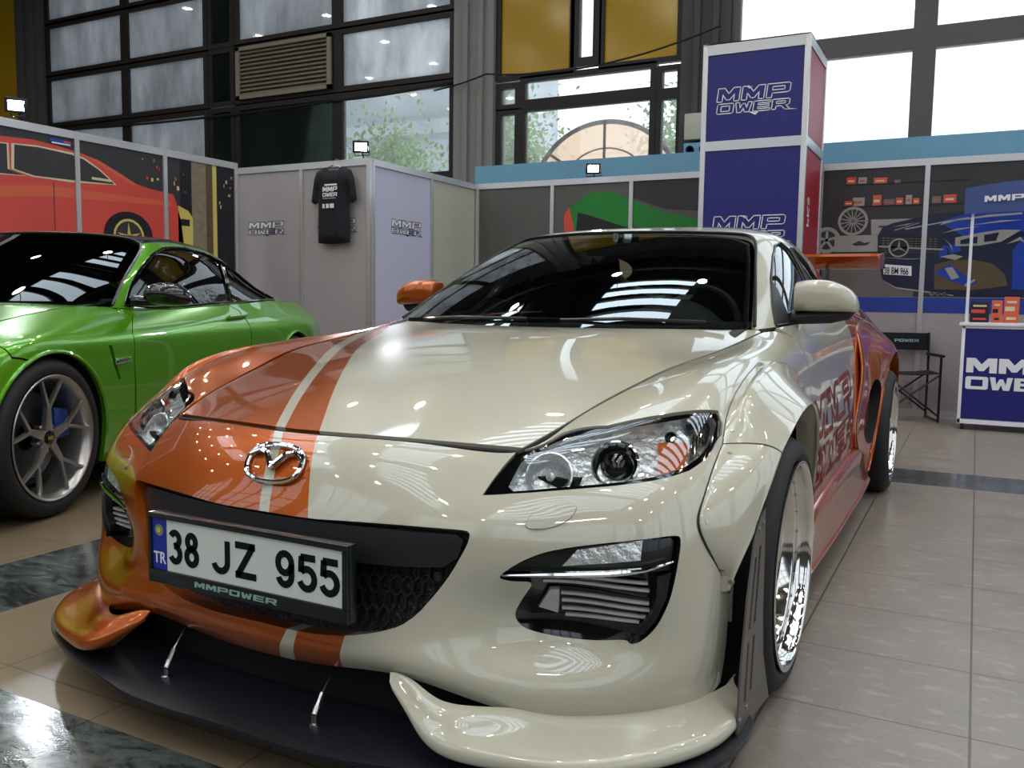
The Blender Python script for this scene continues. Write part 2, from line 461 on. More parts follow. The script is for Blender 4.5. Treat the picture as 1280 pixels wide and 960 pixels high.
def strip(name, S, line, width, mat, parent, off=.0008, step=.08, label=None, MBx=None):
    """narrow raised tube following a line on the surface"""
    d = densify(line, step, False)
    X = S.ev(d) + S.nrm(d) * off
    mb = MBx or MB()
    mb.tube([tuple(p) for p in X], width, 6)
    return None if MBx else mb.build(name, mat, parent, smooth=True, label=label)

def patch(name, T, mat, parent, nu=4, nv=4, thick=.004, iters=2, mirror=False, label=None, fm=None):
    S = Surf(T, iters, 0)
    n, m = (S.n - 1) * nu + 1, (S.m - 1) * nv + 1
    A, B = np.meshgrid(np.linspace(0, S.n - 1, n), np.linspace(0, S.m - 1, m), indexing='ij')
    st = np.stack([A.ravel(), B.ravel()], -1)
    X, N = S.ev(st), S.nrm(st)
    if mirror: X = X * [-1, 1, 1]; N = N * [-1, 1, 1]
    sgn = 1
    idx = lambda i, j: i * m + j
    K = n * m
    Y = X - N * thick
    vs = np.concatenate([X, Y]); fs = []
    for i in range(n - 1):
        for j in range(m - 1):
            f = (idx(i, j), idx(i + 1, j), idx(i + 1, j + 1), idx(i, j + 1))
            fs.append(f); fs.append(tuple(K + q for q in f[::-1]))
    bd = [idx(i, 0) for i in range(n)] + [idx(n - 1, j) for j in range(1, m)] + [idx(i, m - 1) for i in range(n - 2, -1, -1)] + [idx(0, j) for j in range(m - 2, 0, -1)]
    for a, b in zip(bd, bd[1:] + bd[:1]):
        fs.append((b, a, K + a, K + b))
    me = bpy.data.meshes.new(name)
    me.from_pydata([tuple(v) for v in vs], [], fs)
    me.materials.append(mat) if not isinstance(mat, (list, tuple)) else [me.materials.append(q) for q in mat]
    me.polygons.foreach_set('use_smooth', [True] * len(me.polygons))
    me.set_sharp_from_angle(angle=math.radians(50))
    if fm:
        for p in me.polygons: p.material_index = fm(p.center)
    me.update()
    o = bpy.data.objects.new(name, me)
    if label: o['label'] = label
    return link(o, parent)

def copy_part(o, parent, mirror=False):
    """copy of a part (and its sub-parts) on the other side of the car"""
    c = o.copy(); link(c, parent)
    if mirror:
        me = o.data.copy(); me.transform(Matrix.Scale(-1, 4, (1, 0, 0))); me.flip_normals(); c.data = me
        for ch in o.children: copy_part(ch, c, True)
        c.location = (-o.location[0], o.location[1], o.location[2])
    return c

def copy_tree(o, parent=None):
    c = o.copy(); link(c, parent)
    for ch in o.children: copy_tree(ch, c)
    return c

# ---------------------------------------------------------------- materials
def _nodes(name):
    m = bpy.data.materials.new(name); m.use_nodes = True
    nt = m.node_tree
    return m, nt, nt.nodes['Principled BSDF']

def lin(c):
    return tuple(((x / 12.92) if x <= .04045 else ((x + .055) / 1.055) ** 2.4) for x in [q / 255 for q in c]) + (1,)

def mat(name, col, rough=.5, metal=0.0, coat=0.0, coat_rough=.03, noise=None, bump=None, emit=None, trans=0.0, ior=1.45, spec=.5, alpha=1.0, flake=0.0):
    m, nt, b = _nodes(name)
    c = lin(col)
    b.inputs['Base Color'].default_value = c
    b.inputs['Roughness'].default_value = rough
    b.inputs['Metallic'].default_value = metal
    b.inputs['Coat Weight'].default_value = coat
    b.inputs['Coat Roughness'].default_value = coat_rough
    b.inputs['Transmission Weight'].default_value = trans
    b.inputs['IOR'].default_value = ior
    b.inputs['Specular IOR Level'].default_value = spec
    b.inputs['Alpha'].default_value = alpha
    if emit:
        b.inputs['Emission Color'].default_value = lin(emit[0]); b.inputs['Emission Strength'].default_value = emit[1]
    tc = None
    if noise or bump or flake:
        tc = nt.nodes.new('ShaderNodeTexCoord')
    if noise:   # (scale, amount)
        n = nt.nodes.new('ShaderNodeTexNoise'); n.inputs['Scale'].default_value = noise[0]; n.inputs['Detail'].default_value = 5
        nt.links.new(tc.outputs['Object'], n.inputs['Vector'])
        mx = nt.nodes.new('ShaderNodeMix'); mx.data_type = 'RGBA'
        k = noise[1]
        mx.inputs[6].default_value = tuple(q * (1 - k) for q in c[:3]) + (1,)
        mx.inputs[7].default_value = tuple(min(1, q * (1 + k)) for q in c[:3]) + (1,)
        nt.links.new(n.outputs[0], mx.inputs[0]); nt.links.new(mx.outputs[2], b.inputs['Base Color'])
    if flake:
        n = nt.nodes.new('ShaderNodeTexVoronoi'); n.inputs['Scale'].default_value = 900
        nt.links.new(tc.outputs['Object'], n.inputs['Vector'])
        mx = nt.nodes.new('ShaderNodeMix'); mx.data_type = 'RGBA'
        mx.inputs[6].default_value = tuple(q * (1 - flake) for q in c[:3]) + (1,)
        mx.inputs[7].default_value = tuple(min(1, q * (1 + flake)) for q in c[:3]) + (1,)
        sp = nt.nodes.new('ShaderNodeSeparateColor'); nt.links.new(n.outputs['Color'], sp.inputs[0])
        nt.links.new(sp.outputs[0], mx.inputs[0]); nt.links.new(mx.outputs[2], b.inputs['Base Color'])
    if bump:    # (scale, strength, distance)
        n = nt.nodes.new('ShaderNodeTexNoise'); n.inputs['Scale'].default_value = bump[0]; n.inputs['Detail'].default_value = 4
        nt.links.new(tc.outputs['Object'], n.inputs['Vector'])
        bp = nt.nodes.new('ShaderNodeBump'); bp.inputs['Strength'].default_value = bump[1]; bp.inputs['Distance'].default_value = bump[2]
        nt.links.new(n.outputs[0], bp.inputs['Height']); nt.links.new(bp.outputs[0], b.inputs['Normal'])
    return m

def glass(name, tint, refl=.08, rough=0.0, ior=1.5, boost=1.0):
    """thin pane: tinted see-through plus mirror reflection"""
    m = bpy.data.materials.new(name); m.use_nodes = True
    nt = m.node_tree; nt.nodes.clear()
    out = nt.nodes.new('ShaderNodeOutputMaterial')
    tr = nt.nodes.new('ShaderNodeBsdfTransparent'); tr.inputs[0].default_value = tuple(tint) + (1,)
    gl = nt.nodes.new('ShaderNodeBsdfGlossy'); gl.inputs['Roughness'].default_value = rough; gl.inputs[0].default_value = (1, 1, 1, 1)
    fr = nt.nodes.new('ShaderNodeFresnel'); fr.inputs[0].default_value = ior
    mu = nt.nodes.new('ShaderNodeMath'); mu.operation = 'MULTIPLY_ADD'; mu.use_clamp = True
    mu.inputs[1].default_value = boost; mu.inputs[2].default_value = refl
    nt.links.new(fr.outputs[0], mu.inputs[0])
    mx = nt.nodes.new('ShaderNodeMixShader')
    nt.links.new(mu.outputs[0], mx.inputs[0]); nt.links.new(tr.outputs[0], mx.inputs[1]); nt.links.new(gl.outputs[0], mx.inputs[2])
    nt.links.new(mx.outputs[0], out.inputs[0])
    return m

def emis(name, col, s):
    m = bpy.data.materials.new(name); m.use_nodes = True
    nt = m.node_tree; nt.nodes.clear()
    out = nt.nodes.new('ShaderNodeOutputMaterial'); e = nt.nodes.new('ShaderNodeEmission')
    e.inputs[0].default_value = lin(col); e.inputs[1].default_value = s
    nt.links.new(e.outputs[0], out.inputs[0])
    return m

# ---------------------------------------------------------------- block lettering
def _rect(x0, y0, x1, y1): return [(x0, y0), (x1, y0), (x1, y1), (x0, y1)]
GL = {
 'M': [[(0,0),(0,1),(.30,1),(.5,.58),(.70,1),(1,1),(1,0),(.76,0),(.76,.52),(.58,.12),(.42,.12),(.24,.52),(.24,0)]],
 'W': [[(0,1),(.24,1),(.30,.42),(.42,.86),(.58,.86),(.70,.42),(.76,1),(1,1),(.86,0),(.60,0),(.5,.42),(.40,0),(.14,0)]],
 'P': [[(0,0),(0,1),(.92,1),(1,.9),(1,.42),(.92,.32),(.24,.32),(.24,0)], [(.24,.54),(.76,.54),(.76,.78),(.24,.78)]],
 'O': [[(.08,0),(0,.1),(0,.9),(.08,1),(.92,1),(1,.9),(1,.1),(.92,0)], [(.24,.24),(.76,.24),(.76,.76),(.24,.76)]],
 'E': [[(0,0),(0,1),(1,1),(1,.78),(.26,.78),(.26,.61),(.92,.61),(.92,.40),(.26,.40),(.26,.22),(1,.22),(1,0)]],
 'R': [[(0,0),(0,1),(.92,1),(1,.9),(1,.48),(.92,.38),(.80,.36),(1.06,0),(.74,0),(.54,.32),(.24,.32),(.24,0)], [(.24,.56),(.76,.56),(.76,.78),(.24,.78)]],
}
def word_polys(word, w, h, gap=.12, shear=0.0):
    """list of (outer, holes) with the word's lower left at the origin, total width w, height h"""
    n = len(word); cw = w / (n + (n - 1) * gap); out = []
    for i, ch in enumerate(word):
        x0 = i * cw * (1 + gap)
        ps = [[(x0 + px * cw + shear * py * h, py * h) for px, py in p] for p in GL[ch]]
        out.append((ps[0], ps[1:]))
    return out

def flat_polys(polys, fn, inset=None):
    """triangulate polygons with holes, map (u,v) through fn -> verts, faces; inset = draw only an outline of that width"""
    vs, fs = [], []
    for outer, holes in polys:
        loops = [outer] + list(holes)
        pts = []; es = []
        for L in loops:
            b = len(pts); pts += [V(p) for p in L]; es += [(b + i, b + (i + 1) % len(L)) for i in range(len(L))]
        cv, ce, cf = delaunay_2d_cdt(pts, es, [], 0, 1e-6)[:3]
        P = np.array([tuple(p) for p in cv]); T = [f for f in cf if len(f) == 3]
        if not T: continue
        cen = np.array([P[list(f)].mean(0) for f in T])
        k = inpoly(cen, outer)
        for h in holes: k &= ~inpoly(cen, h)
        b = len(vs); vs += [fn(*p) for p in P]
        fs += [tuple(b + q for q in f) for f, kk in zip(T, k) if kk]
    return vs, fs

def outline_polys(polys, w):
    """thin quads along every loop of the polygons"""
    out = []
    for outer, holes in polys:
        for L in [outer] + list(holes):
            n = len(L)
            for i in range(n):
                a, b = np.array(L[i], float), np.array(L[(i + 1) % n], float)
                d = b - a; l = np.linalg.norm(d)
                if l < 1e-6: continue
                d /= l; nn = np.array([-d[1], d[0]]) * w / 2; e = d * w / 2
                out.append(([tuple(a - e - nn), tuple(b + e - nn), tuple(b + e + nn), tuple(a - e + nn)], []))
    return out

def font_mesh(txt, size, extrude=0.0, offset=0.0, align='LEFT'):
    cu = bpy.data.curves.new('t', 'FONT'); cu.body = txt; cu.size = size; cu.extrude = extrude; cu.offset = offset
    cu.align_x = align; cu.resolution_u = 4
    o = bpy.data.objects.new('t', cu); COL.objects.link(o)
    bpy.context.view_layer.update()
    dg = bpy.context.evaluated_depsgraph_get()
    me = o.evaluated_get(dg).to_mesh()
    vs = [tuple(v.co) for v in me.vertices]; fs = [tuple(p.vertices) for p in me.polygons]
    o.evaluated_get(dg).to_mesh_clear()
    bpy.data.objects.remove(o); bpy.data.curves.remove(cu)
    return vs, fs

# light levels
SKYS = 6.0
LAMPS = 140.0
FLOODS = 60.0
FLOODW = 35.0
WORLD = 2.9
EXPO = -0.12
LIGHTS = []

# ---------------------------------------------------------------- materials
M = {}
M['white'] = mat('pearl_white_paint', (182, 178, 160), .28, coat=1.0, coat_rough=.02, spec=.5)
M['orange'] = mat('metallic_orange_paint', (174, 80, 0), .28, metal=.5, coat=1.0, coat_rough=.02, flake=.16)
M['maroon'] = mat('maroon_vinyl', (112, 26, 18), .5)
M['grey_vinyl'] = mat('grey_vinyl', (150, 152, 156), .3, coat=.6)
M['rubber'] = mat('tyre_rubber', (24, 24, 26), .62, bump=(120, .15, .002))
M['black_plastic'] = mat('black_plastic', (30, 30, 33), .42)
M['satin_black'] = mat('satin_black', (18, 18, 20), .3, coat=.25)
M['gloss_black'] = mat('gloss_black', (8, 8, 10), .08, coat=.5)
M['dark_under'] = mat('dark_underbody', (12, 12, 13), .8)
M['splitter'] = mat('splitter_black', (24, 26, 32), .34, noise=(9, .12))
M['plate_grey'] = mat('bronze_grey_panel', (92, 86, 82), .42, metal=.25, noise=(14, .08))
M['chrome'] = mat('chrome', (226, 228, 230), .05, metal=1.0)
M['polished'] = mat('polished_aluminium', (222, 220, 214), .09, metal=1.0, noise=(3, .04))
M['alloy'] = mat('machined_alloy', (176, 174, 170), .28, metal=.88)
M['darkalloy'] = mat('dark_alloy', (70, 70, 72), .3, metal=.8)
M['reflector'] = mat('lamp_reflector', (224, 226, 226), .22, metal=.72, bump=(38, .55, .02))
M['amber'] = mat('amber_plastic', (196, 96, 24), .18, coat=.6, bump=(60, .3, .01))
M['lens'] = glass('clear_lens', (.93, .95, .95), .03)
M['ball'] = mat('projector_glass', (10, 11, 16), .02, coat=1.0)
M['screen'] = glass('tinted_screen_glass', (.72, .82, .77), .05, boost=1.35)
M['sideglass'] = glass('dark_side_glass', (.16, .20, .22), .08, boost=1.5)
M['interior'] = mat('black_trim', (26, 26, 28), .7)
M['seat'] = mat('black_seat_cloth', (30, 31, 33), .75, noise=(30, .2))
M['mesh'] = mat('grille_mesh', (14, 14, 17), .35, bump=(90, .7, .01))
M['plate_white'] = mat('plate_white', (214, 218, 212), .35)
M['plate_ink'] = mat('plate_ink', (6, 18, 20), .6, spec=.2)
M['plate_blue'] = mat('plate_blue', (28, 48, 150), .35)
M['plate_frame'] = mat('plate_frame', (14, 22, 24), .28, coat=.3)
M['teal'] = mat('silver_teal_letters', (170, 205, 196), .25, metal=.5)
M['steel'] = mat('steel', (176, 176, 174), .28, metal=1.0)
M['bar_alu'] = mat('bright_fin_bar', (196, 198, 196), .35, metal=.4)
M['radiator'] = mat('radiator_fins', (74, 76, 76), .45, metal=.5, bump=(220, .6, .004))
M['white_text'] = mat('white_print', (225, 225, 225), .5)

def mirS(poly): return [(-s, t) for s, t in poly][::-1]

# ================================================================ white and orange coupe
car = thing('sports_coupe', 'low white and orange wide-body coupe with black front splitter and plate 38 JZ 955', 'car')

# ---- bumper -----------------------------------------------------
lampR = D['lamp']; lamp = [lampR[0]] + lampR[1:11] + lampR[11:15]
bo = [(0, 8.87), (1.5, 8.87), (2.6, 8.87), (3.0, 8.84)] + lampR[1:9] + [(7.42, 7.18)] + D['seam'][5::-1] + [(7.95, 2.4), (7.98, 1.2), (7.98, .0), (7.2, 0), (6, 0), (4.5, 0), (3, 0), (1.5, 0), (0, 0)]
bump_out = bo[:-1] + [(-s, t) for s, t in bo[::-1][1:-1]] 
mR = D['mouth']
mh = [(0, 5.13)] + mR[1:-1] + [(.35, 1.83), (0, 1.84)]
mouth = mh[:-1] + [(-s, t) for s, t in mh[::-1][:-1]]
fogR = rounded(D['fog'], .22, 2)
low = D['bd_low']; up = D['bd_up']
xb = [(1.22, -.3), (1.29, .0), (1.33, .8), (1.402, 1.877), (1.1, 3.5)] + up[:-1] + [(.36, 9.3)]
orange_reg = [(-22, -.3)] + xb + [(-22, 9.3)]
stl = [(.262, -.3), (.33, .2), (.42, 1.0), (.545, 1.85), (.0, 3.5), (-.043, 5.183), (-.12, 6.217), (-.216, 7.588), (-.36, 8.9), (-.38, 9.3), (-.22, 9.3), (-.205, 8.9), (-.059, 7.65), (.051, 6.271), (.128, 5.104), (.3, 3.5), (.71, 1.85), (.64, 1.0), (.57, .2), (.53, -.3)]
mouth = rounded(mouth, .2, 1)
bumper = panel('front_bumper', ring, bump_out, [M['white'], M['orange'], M['white'], M['satin_black']], car,
               holes=[mouth, fogR, mirS(fogR)], regions=[(orange_reg, 1), (stl, 0)], flange=.035, hflange=[.055, .045, .045], hmat=[None, 3, 3])
# mouth: dark surround, honeycomb and backing
def off_panel(name, S, poly, depth, m, parent, **k):
    return panel(name, S, poly, [m], parent, off=-depth, flange=0, **k)
grille = off_panel('grille', ring, mouth, .052, M['mesh'], car, step=.12)
gm = MB()
upper = [(-2.75, 5.1), (-2.7, 3.95), (2.7, 3.95), (2.75, 5.1)]
bandp = [(0, 5.05)] + [(s, 5.08) for s in (1, 2, 2.75)] + [(2.86, 4.9), (2.80, 4.35), (2.6, 4.05), (2, 3.98), (1, 3.95), (0, 3.95)]
bandf = bandp[:-1] + [(-s, t) for s, t in bandp[::-1][:-1]]
panel('grille_band', ring, bandf, [M['black_plastic']], grille, off=-.022, flange=.03)
# honeycomb wires
hx = MB()
cs, ct = .155, .60
for row in range(-1, 5):
    for colm in range(-18, 19):
        s = colm * cs + (row % 2) * cs / 2; t_ = 2.0 + row * ct * .75
        poly = [(s + cs / 2 * math.sin(k * PI / 3), t_ + ct / 2 * math.cos(k * PI / 3)) for k in range(4)]
        q = np.array(poly)
        if not inpoly(q, mouth).all() or q[:, 1].max() > 4.1: continue
        X = ring.ev(q) - ring.nrm(q) * .044
        for a, b in zip(X[:-1], X[1:]):
            hx.bar(a, b, .004, .008, up=(0, -1, 0))
hx.build('honeycomb', M['black_plastic'], grille)
# small bracket on the grille seen at its corner
b = MB(); p = ring.ev([(2.45, 3.7)])[0]; b.box((p[0]-.008, p[1]+.03, p[2]-.008), (p[0]+.008, p[1]+.04, p[2]+.012)); b.build('sensor', M['darkalloy'], grille, bevel=.003)

# ---- fog lamp housings, right side built then mirrored
def fog_side(sgn):
    f = (lambda P: P) if sgn > 0 else mirS
    h = off_panel('fog_housing', ring, f(fogR), .042, M['gloss_black'], car, step=.10)
    # black upper wing of the housing
    wing = [(3.45, 4.0), (3.75, 4.32), (4.04, 4.60), (4.5, 4.76), (5.5, 5.0), (6.12, 5.08), (6.19, 4.95), (6.14, 4.15), (5.0, 4.02), (4.2, 3.98)]
    panel('housing_wing', ring, f(wing), [M['satin_black']], h, off=-.016, flange=.02)
    tail = [(5.86, 4.0), (6.12, 4.1), (6.04, 3.4), (5.84, 2.76), (5.62, 2.38), (5.47, 2.32), (5.50, 2.55), (5.74, 2.95), (5.84, 3.4)]
    panel('housing_trim', ring, f(tail), [M['satin_black']], h, off=-.008, flange=.05)
    # fog lamp with reflector and lens
    fl = D['foglamp']
    panel('fog_lamp', ring, f(fl), [M['reflector']], h, off=-.010, flange=.01)
    # chrome bar under it
    line = [(3.43, 3.98), (3.8, 4.0), (4.3, 4.03), (5.0, 4.10), (5.6, 4.22), (6.10, 4.42)]
    top = [(s, t + .16) for s, t in line]; top[0] = (3.43, 4.02); top[-1] = (6.12, 4.5)
    cbq = densify(f(line), .08, False); Xc = ring.ev(cbq) + ring.nrm(cbq) * .001; nq = len(cbq)
    cbm_ = MB(); cbm_.tube([tuple(p) for p in Xc], [.0065 * min(1, .35 + 2.2 * min(k, nq - 1 - k) / nq) for k in range(nq)], 8); cbm_.build('chrome_bar', M['chrome'], h, smooth=True)
    # intercooler bars
    ib = MB()
    ic = D['fogintake']
    for t_, s0, s1 in [(3.72, 4.05, 5.72), (3.50, 3.98, 5.74), (3.12, 4.2, 5.72), (2.93, 4.2, 5.72), (2.74, 4.2, 5.66), (2.60, 4.25, 5.5)]:
        q = np.array([(s0 + (s1 - s0) * k / 8, t_ ) for k in range(9)])
        X = ring.ev(q) - ring.nrm(q) * .030
        ib = MB()
        for a, b in zip(X[:-1], X[1:]): ib.bar(a, b, .010, .0055, up=(0, 0, 1))
        if sgn < 0: ib.v = [(-x, y, z) for x, y, z in ib.v]
        ib.build('intercooler_bar', M['bar_alu'], h)
    rad = [(4.15, 3.2), (4.12, 2.6), (5.6, 2.55), (5.76, 3.2)]
    panel('intercooler', ring, f(rad), [M['radiator']], h, off=-.040, flange=0)
    cap = [(3.90, 2.75), (4.15, 2.62), (4.18, 3.22), (4.05, 3.2)]
    panel('intercooler_tank', ring, f(cap), [M['bar_alu']], h, off=-.028, flange=.01)
    return h
fog_side(1); fog_side(-1)

# headlamp washer covers
wsh = rounded(D['washer'], .25, 2)
for sg in (1, -1):
    panel('washer_cover', ring, wsh if sg > 0 else mirS(wsh), [M['white'] if sg > 0 else M['orange']], car, off=.0035, flange=.006, step=.05)
    wq = densify(wsh if sg > 0 else mirS(wsh), .05); Xw = ring.ev(wq) + ring.nrm(wq) * .0012; wm = MB(); wm.tube([tuple(p) for p in Xw], .0013, 6, closed=True); wm.build('washer_seam', M['grey_vinyl'], car)

# ---- headlights
hex_ = MB()
def lamp_side(sgn):
    f = (lambda P: P) if sgn > 0 else mirS
    outl = [(3.05, 8.86)] + lampR[1:15]
    cl_ = D['lamp_clear']; clear = rounded([(3.22, 8.30), cl_[1]] + cl_[2:-1] + [(4.4, 8.10), (3.75, 8.52)], .12, 1)
    h = panel('headlight', ring, f(outl), [M['gloss_black'], M['reflector']], car, holes=[f(clear)], off=-.004, flange=.012, hflange=.030, hmat=1, step=.09)
    panel('reflector_bowl', ring, f(clear), [M['reflector']], h, off=-.034, flange=0, step=.09)
    panel('lens_cover', ring, f(rounded(clear, .2, 1)), [M['lens']], h, off=.000, flange=.0, step=.09)
    am = D['amber']
    panel('turn_signal', ring, f(am), [M['amber']], h, off=-.020, flange=.014, step=.08)
    def axis(st, d):
        p = ring.ev([st])[0]; n = ring.nrm([st])[0]
        n = V(n); n = (n * .5 + V((0, -1, 0)) * .5).normalized()
        return V(p) - V(ring.nrm([st])[0]) * d, n
    def lathe_at(mb, st, d, prof):
        p, n = axis(st, d); Q = n.to_track_quat('Z', 'Y').to_matrix().to_4x4(); Q.translation = p
        base = len(mb.v); mb.lathe(prof, 28, 'Z')
        mb.v[base:] = [tuple(Q @ V(v)) for v in mb.v[base:]]
    def mk(nm, st, d, prof, m, label=None):
        mb = MB(); lathe_at(mb, st, d, prof)
        if sgn < 0: mb.v = [(-x, y, z) for x, y, z in mb.v]
        return mb.build(nm, m, h, smooth=True, label=label)
    sp = D['proj'][0]
    mk('projector_shroud', sp, .028, [(.050, .018), (.046, .020), (.038, .004), (.034, -.01), (.034, -.02)], M['polished'])
    mk('projector_lens', sp, .030, [(.034, -.005)] + [(.034 * math.cos(a), .030 * math.sin(a)) for a in [k * PI / 2 / 7 for k in range(8)]], M['ball'])
    sh = D['hibeam'][0]
    mk('high_beam', sh, .034, [(.050, .026), (.046, .027), (.036, .012), (.018, .000), (.009, -.004), (.009, .016), (.001, .020)], M['reflector'])
    so = D['pos'][0]
    mk('position_lamp', so, .034, [(.013, .014), (.011, .016), (.010, .004), (.001, .004)], M['satin_black'])
    # ribs at the outer end
    for k in range(5):
        q = np.array([(6.60 + k * .10, 7.05 + .06 * k), (6.66 + k * .11, 7.48 - .005 * k)])
        X = ring.ev(q) - ring.nrm(q) * .026
        rb = MB(); rb.bar(X[0], X[1], .003, .008, up=(0, -1, 0))
        if sgn < 0: rb.v = [(-x, y, z) for x, y, z in rb.v]
        rb.build('reflector_rib', M['polished'], h)
    return h
lamp_side(1); lamp_side(-1)

# ---- hood
ho = [(-2.97, .13), (-2, .10), (0, .10), (2, .10), (2.97, .13), (2.975, 2), (2.975, 5), (2.975, 8.6), (2.9, 8.85), (2.5, 8.97), (0, 8.97), (-2.5, 8.97), (-2.9, 8.85), (-2.975, 8.6), (-2.975, 5), (-2.975, 2)]
def smooth_line(pts, t0, t1, deg=2, n=24):
    a = np.array(pts); c = np.polyfit(a[:, 1], a[:, 0], deg); ts_ = np.linspace(t0, t1, n); return [(float(np.polyval(c, t)), float(t)) for t in ts_]
hb = smooth_line([(.40, 0)] + D['h_bd'][1:], -.2, 9.2, 3)
hor = [(-4, -.2)] + hb + [(-4, 9.2)]
hs_ = D['h_st']
hst = smooth_line([(-.38, 0)] + hs_[1:5] + [(-3.2, 7.4)], -.2, 9.2, 3) + smooth_line([(-.21, .0)] + hs_[7:11] + [(-2.95, 7.4)], -.2, 9.2, 3)[::-1]
panel('hood', hood, ho, [M['white'], M['orange'], M['white']], car, regions=[(hor, 1), (hst, 0)], step=.10, flange=.02)

hl = [(2.998, t) for t in np.linspace(8.8, .02, 40)] + [(q, .02) for q in np.linspace(2.95, -2.95, 40)] + [(-2.998, t) for t in np.linspace(.02, 8.8, 40)]
hs2 = MB(); Xh = hood.ev(hl) - hood.nrm(hl) * .0105; hs2.tube([tuple(p) for p in Xh], .0075, 6); hs2.build('hood_gap_shade', M['dark_under'], car, smooth=True)  # dark tube added under the hood edge so the gap looks shaded
# ---- fenders
def arch_poly(S, cy, cz, r, s0, s1, t0=0., a0=-30, a1=210, n=26):
    """circle in the side view turned into surface parameters"""
    out = []
    for k in range(n + 1):
        a = math.radians(a0 + (a1 - a0) * k / n)
        ty, tz = cy - r * math.cos(a), cz + r * math.sin(a)
        x = np.array([(s0 + s1) / 2, 3.0])
        for _ in range(30):
            P = S.ev([x])[0]
            J = np.stack([(S.ev([x + [1e-3, 0]])[0] - P) / 1e-3, (S.ev([x + [0, 1e-3]])[0] - P) / 1e-3], -1)[1:]
            e = np.array([P[1] - ty, P[2] - tz])
            try: dx = np.linalg.solve(J + 1e-6 * np.eye(2), -e)
            except Exception: break
            x = x + np.clip(dx, -.5, .5); x[0] = min(max(x[0], s0), s1); x[1] = min(max(x[1], -.3), 9)
        out.append((float(x[0]), float(x[1])))
    return out
af = arch_poly(ring, 0, .33, .375, 6.5, 13, a0=-8, a1=188)
DS = 12.02
fo = [(3.12, 8.94), (4.5, 8.955), (7, 8.955), (10, 8.955), (11.6, 8.95), (12.0, 8.86), (12.30, 8.4), (12.25, 7.0), (11.97, 5.8), (11.92, 3.8), (11.95, .05), (af[-1][0], .05)] + af[::-1] \
   + [(7.30, 6.95), (7.50, 7.33), (7.36, 7.53), (6.69, 7.68), (5.98, 7.83), (4.92, 8.09), (3.91, 8.71)]
# drop arch points that would cross the lamp side
for sg, m in ((1, M['white']), (-1, M['orange'])):
    panel('front_fender', ring, fo if sg > 0 else mirS(fo), [m], car, step=.11, flange=.02)

# ---- doors with graphics
do = [(11.99, .05), (11.955, 3.8), (12.005, 5.8), (12.285, 7.0), (12.335, 8.4), (12.2, 8.97), (13, 8.97), (15.55, 8.97), (15.42, 7.4), (15.0, 5.94), (14.85, 3.6), (14.9, .05)]
jag = [(11.5, 3.2), (12.1, 3.6), (12.3, 3.9), (12.45, 3.5), (12.7, 3.9), (12.85, 4.4), (13.0, 3.9), (13.3, 3.7), (13.6, 4.2), (13.9, 4.0), (14.3, 4.9), (14.6, 5.6), (14.75, 6.6), (15.1, 7.2), (15.2, 9.3), (17, 9.3), (17, -.5), (11, -.5)]
stripe = [(11.6, .9), (12.2, 1.7), (12.6, 1.5), (12.3, .6), (12.0, -.3), (11.8, -.3), (11.6, .4)]
for sg in (1, -1):
    d = panel('door', ring, do if sg > 0 else mirS(do), [M['white'], M['orange'], M['white']] if sg > 0 else [M['orange'], M['orange'], M['white']], car, regions=[(jag if sg > 0 else mirS(jag), 1)] + ([(stripe, 2)] if sg > 0 else []), step=.12, flange=.02)
    if sg > 0:
        # lettering: two rows, each maroon block letters with white inlays
        def on_door(u, v, o=.0022):
            # u along the car, v up
            x = np.array([12 + (u - .65) / .42, 4.0])
            for _ in range(8):
                P = ring.ev([x])[0]
                J = np.stack([(ring.ev([x + [1e-3, 0]])[0] - P) / 1e-3, (ring.ev([x + [0, 1e-3]])[0] - P) / 1e-3], -1)[1:]
                x = x - np.linalg.solve(J, [P[1] - u, P[2] - v])
            P, N = ring.ev([x])[0], ring.nrm([x])[0]
            return tuple(P + N * o)
        def decal(word, u0, v0, w, h, o, wid, name, m, sh=.15, drop=0.0):
            polys = word_polys(word, w, h, .14, sh)
            if wid: polys = outline_polys(polys, wid)
            vs, fs = flat_polys(polys, lambda a, b: on_door(u0 + a, v0 + b + drop * a, o))
            mesh_obj(name, vs, fs, m, d)
        decal('MMP', .70, .500, 1.02, .130, .0012, .020, 'door_lettering', M['maroon'], drop=.05)
        decal('OWER', .70, .355, 1.00, .110, .0012, .014, 'door_lettering', M['maroon'], drop=.05)
        # splinters between the letters
        rnd = random.Random(4)
        for k in range(22):
            vs, fs = [], []
            u = .62 + rnd.random() * 1.05; v = .36 + rnd.random() * .26
            l = .04 + rnd.random() * .09; w = .010 + rnd.random() * .018; a = rnd.choice([-1, 1]) * (60 + rnd.random() * 25)
            ca, sa = math.cos(math.radians(a)), math.sin(math.radians(a))
            b0 = len(vs)
            for (p, q) in ((-w, -l * .2), (w, -l * .1), (w * .3, l)):
                vs.append(on_door(u + p * sa + q * ca, v - p * ca + q * sa * .8, .0028 + k * .00003))
            fs.append((b0, b0 + 1, b0 + 2))
            mesh_obj('graphic_splinter', vs, fs, M['maroon'], d)

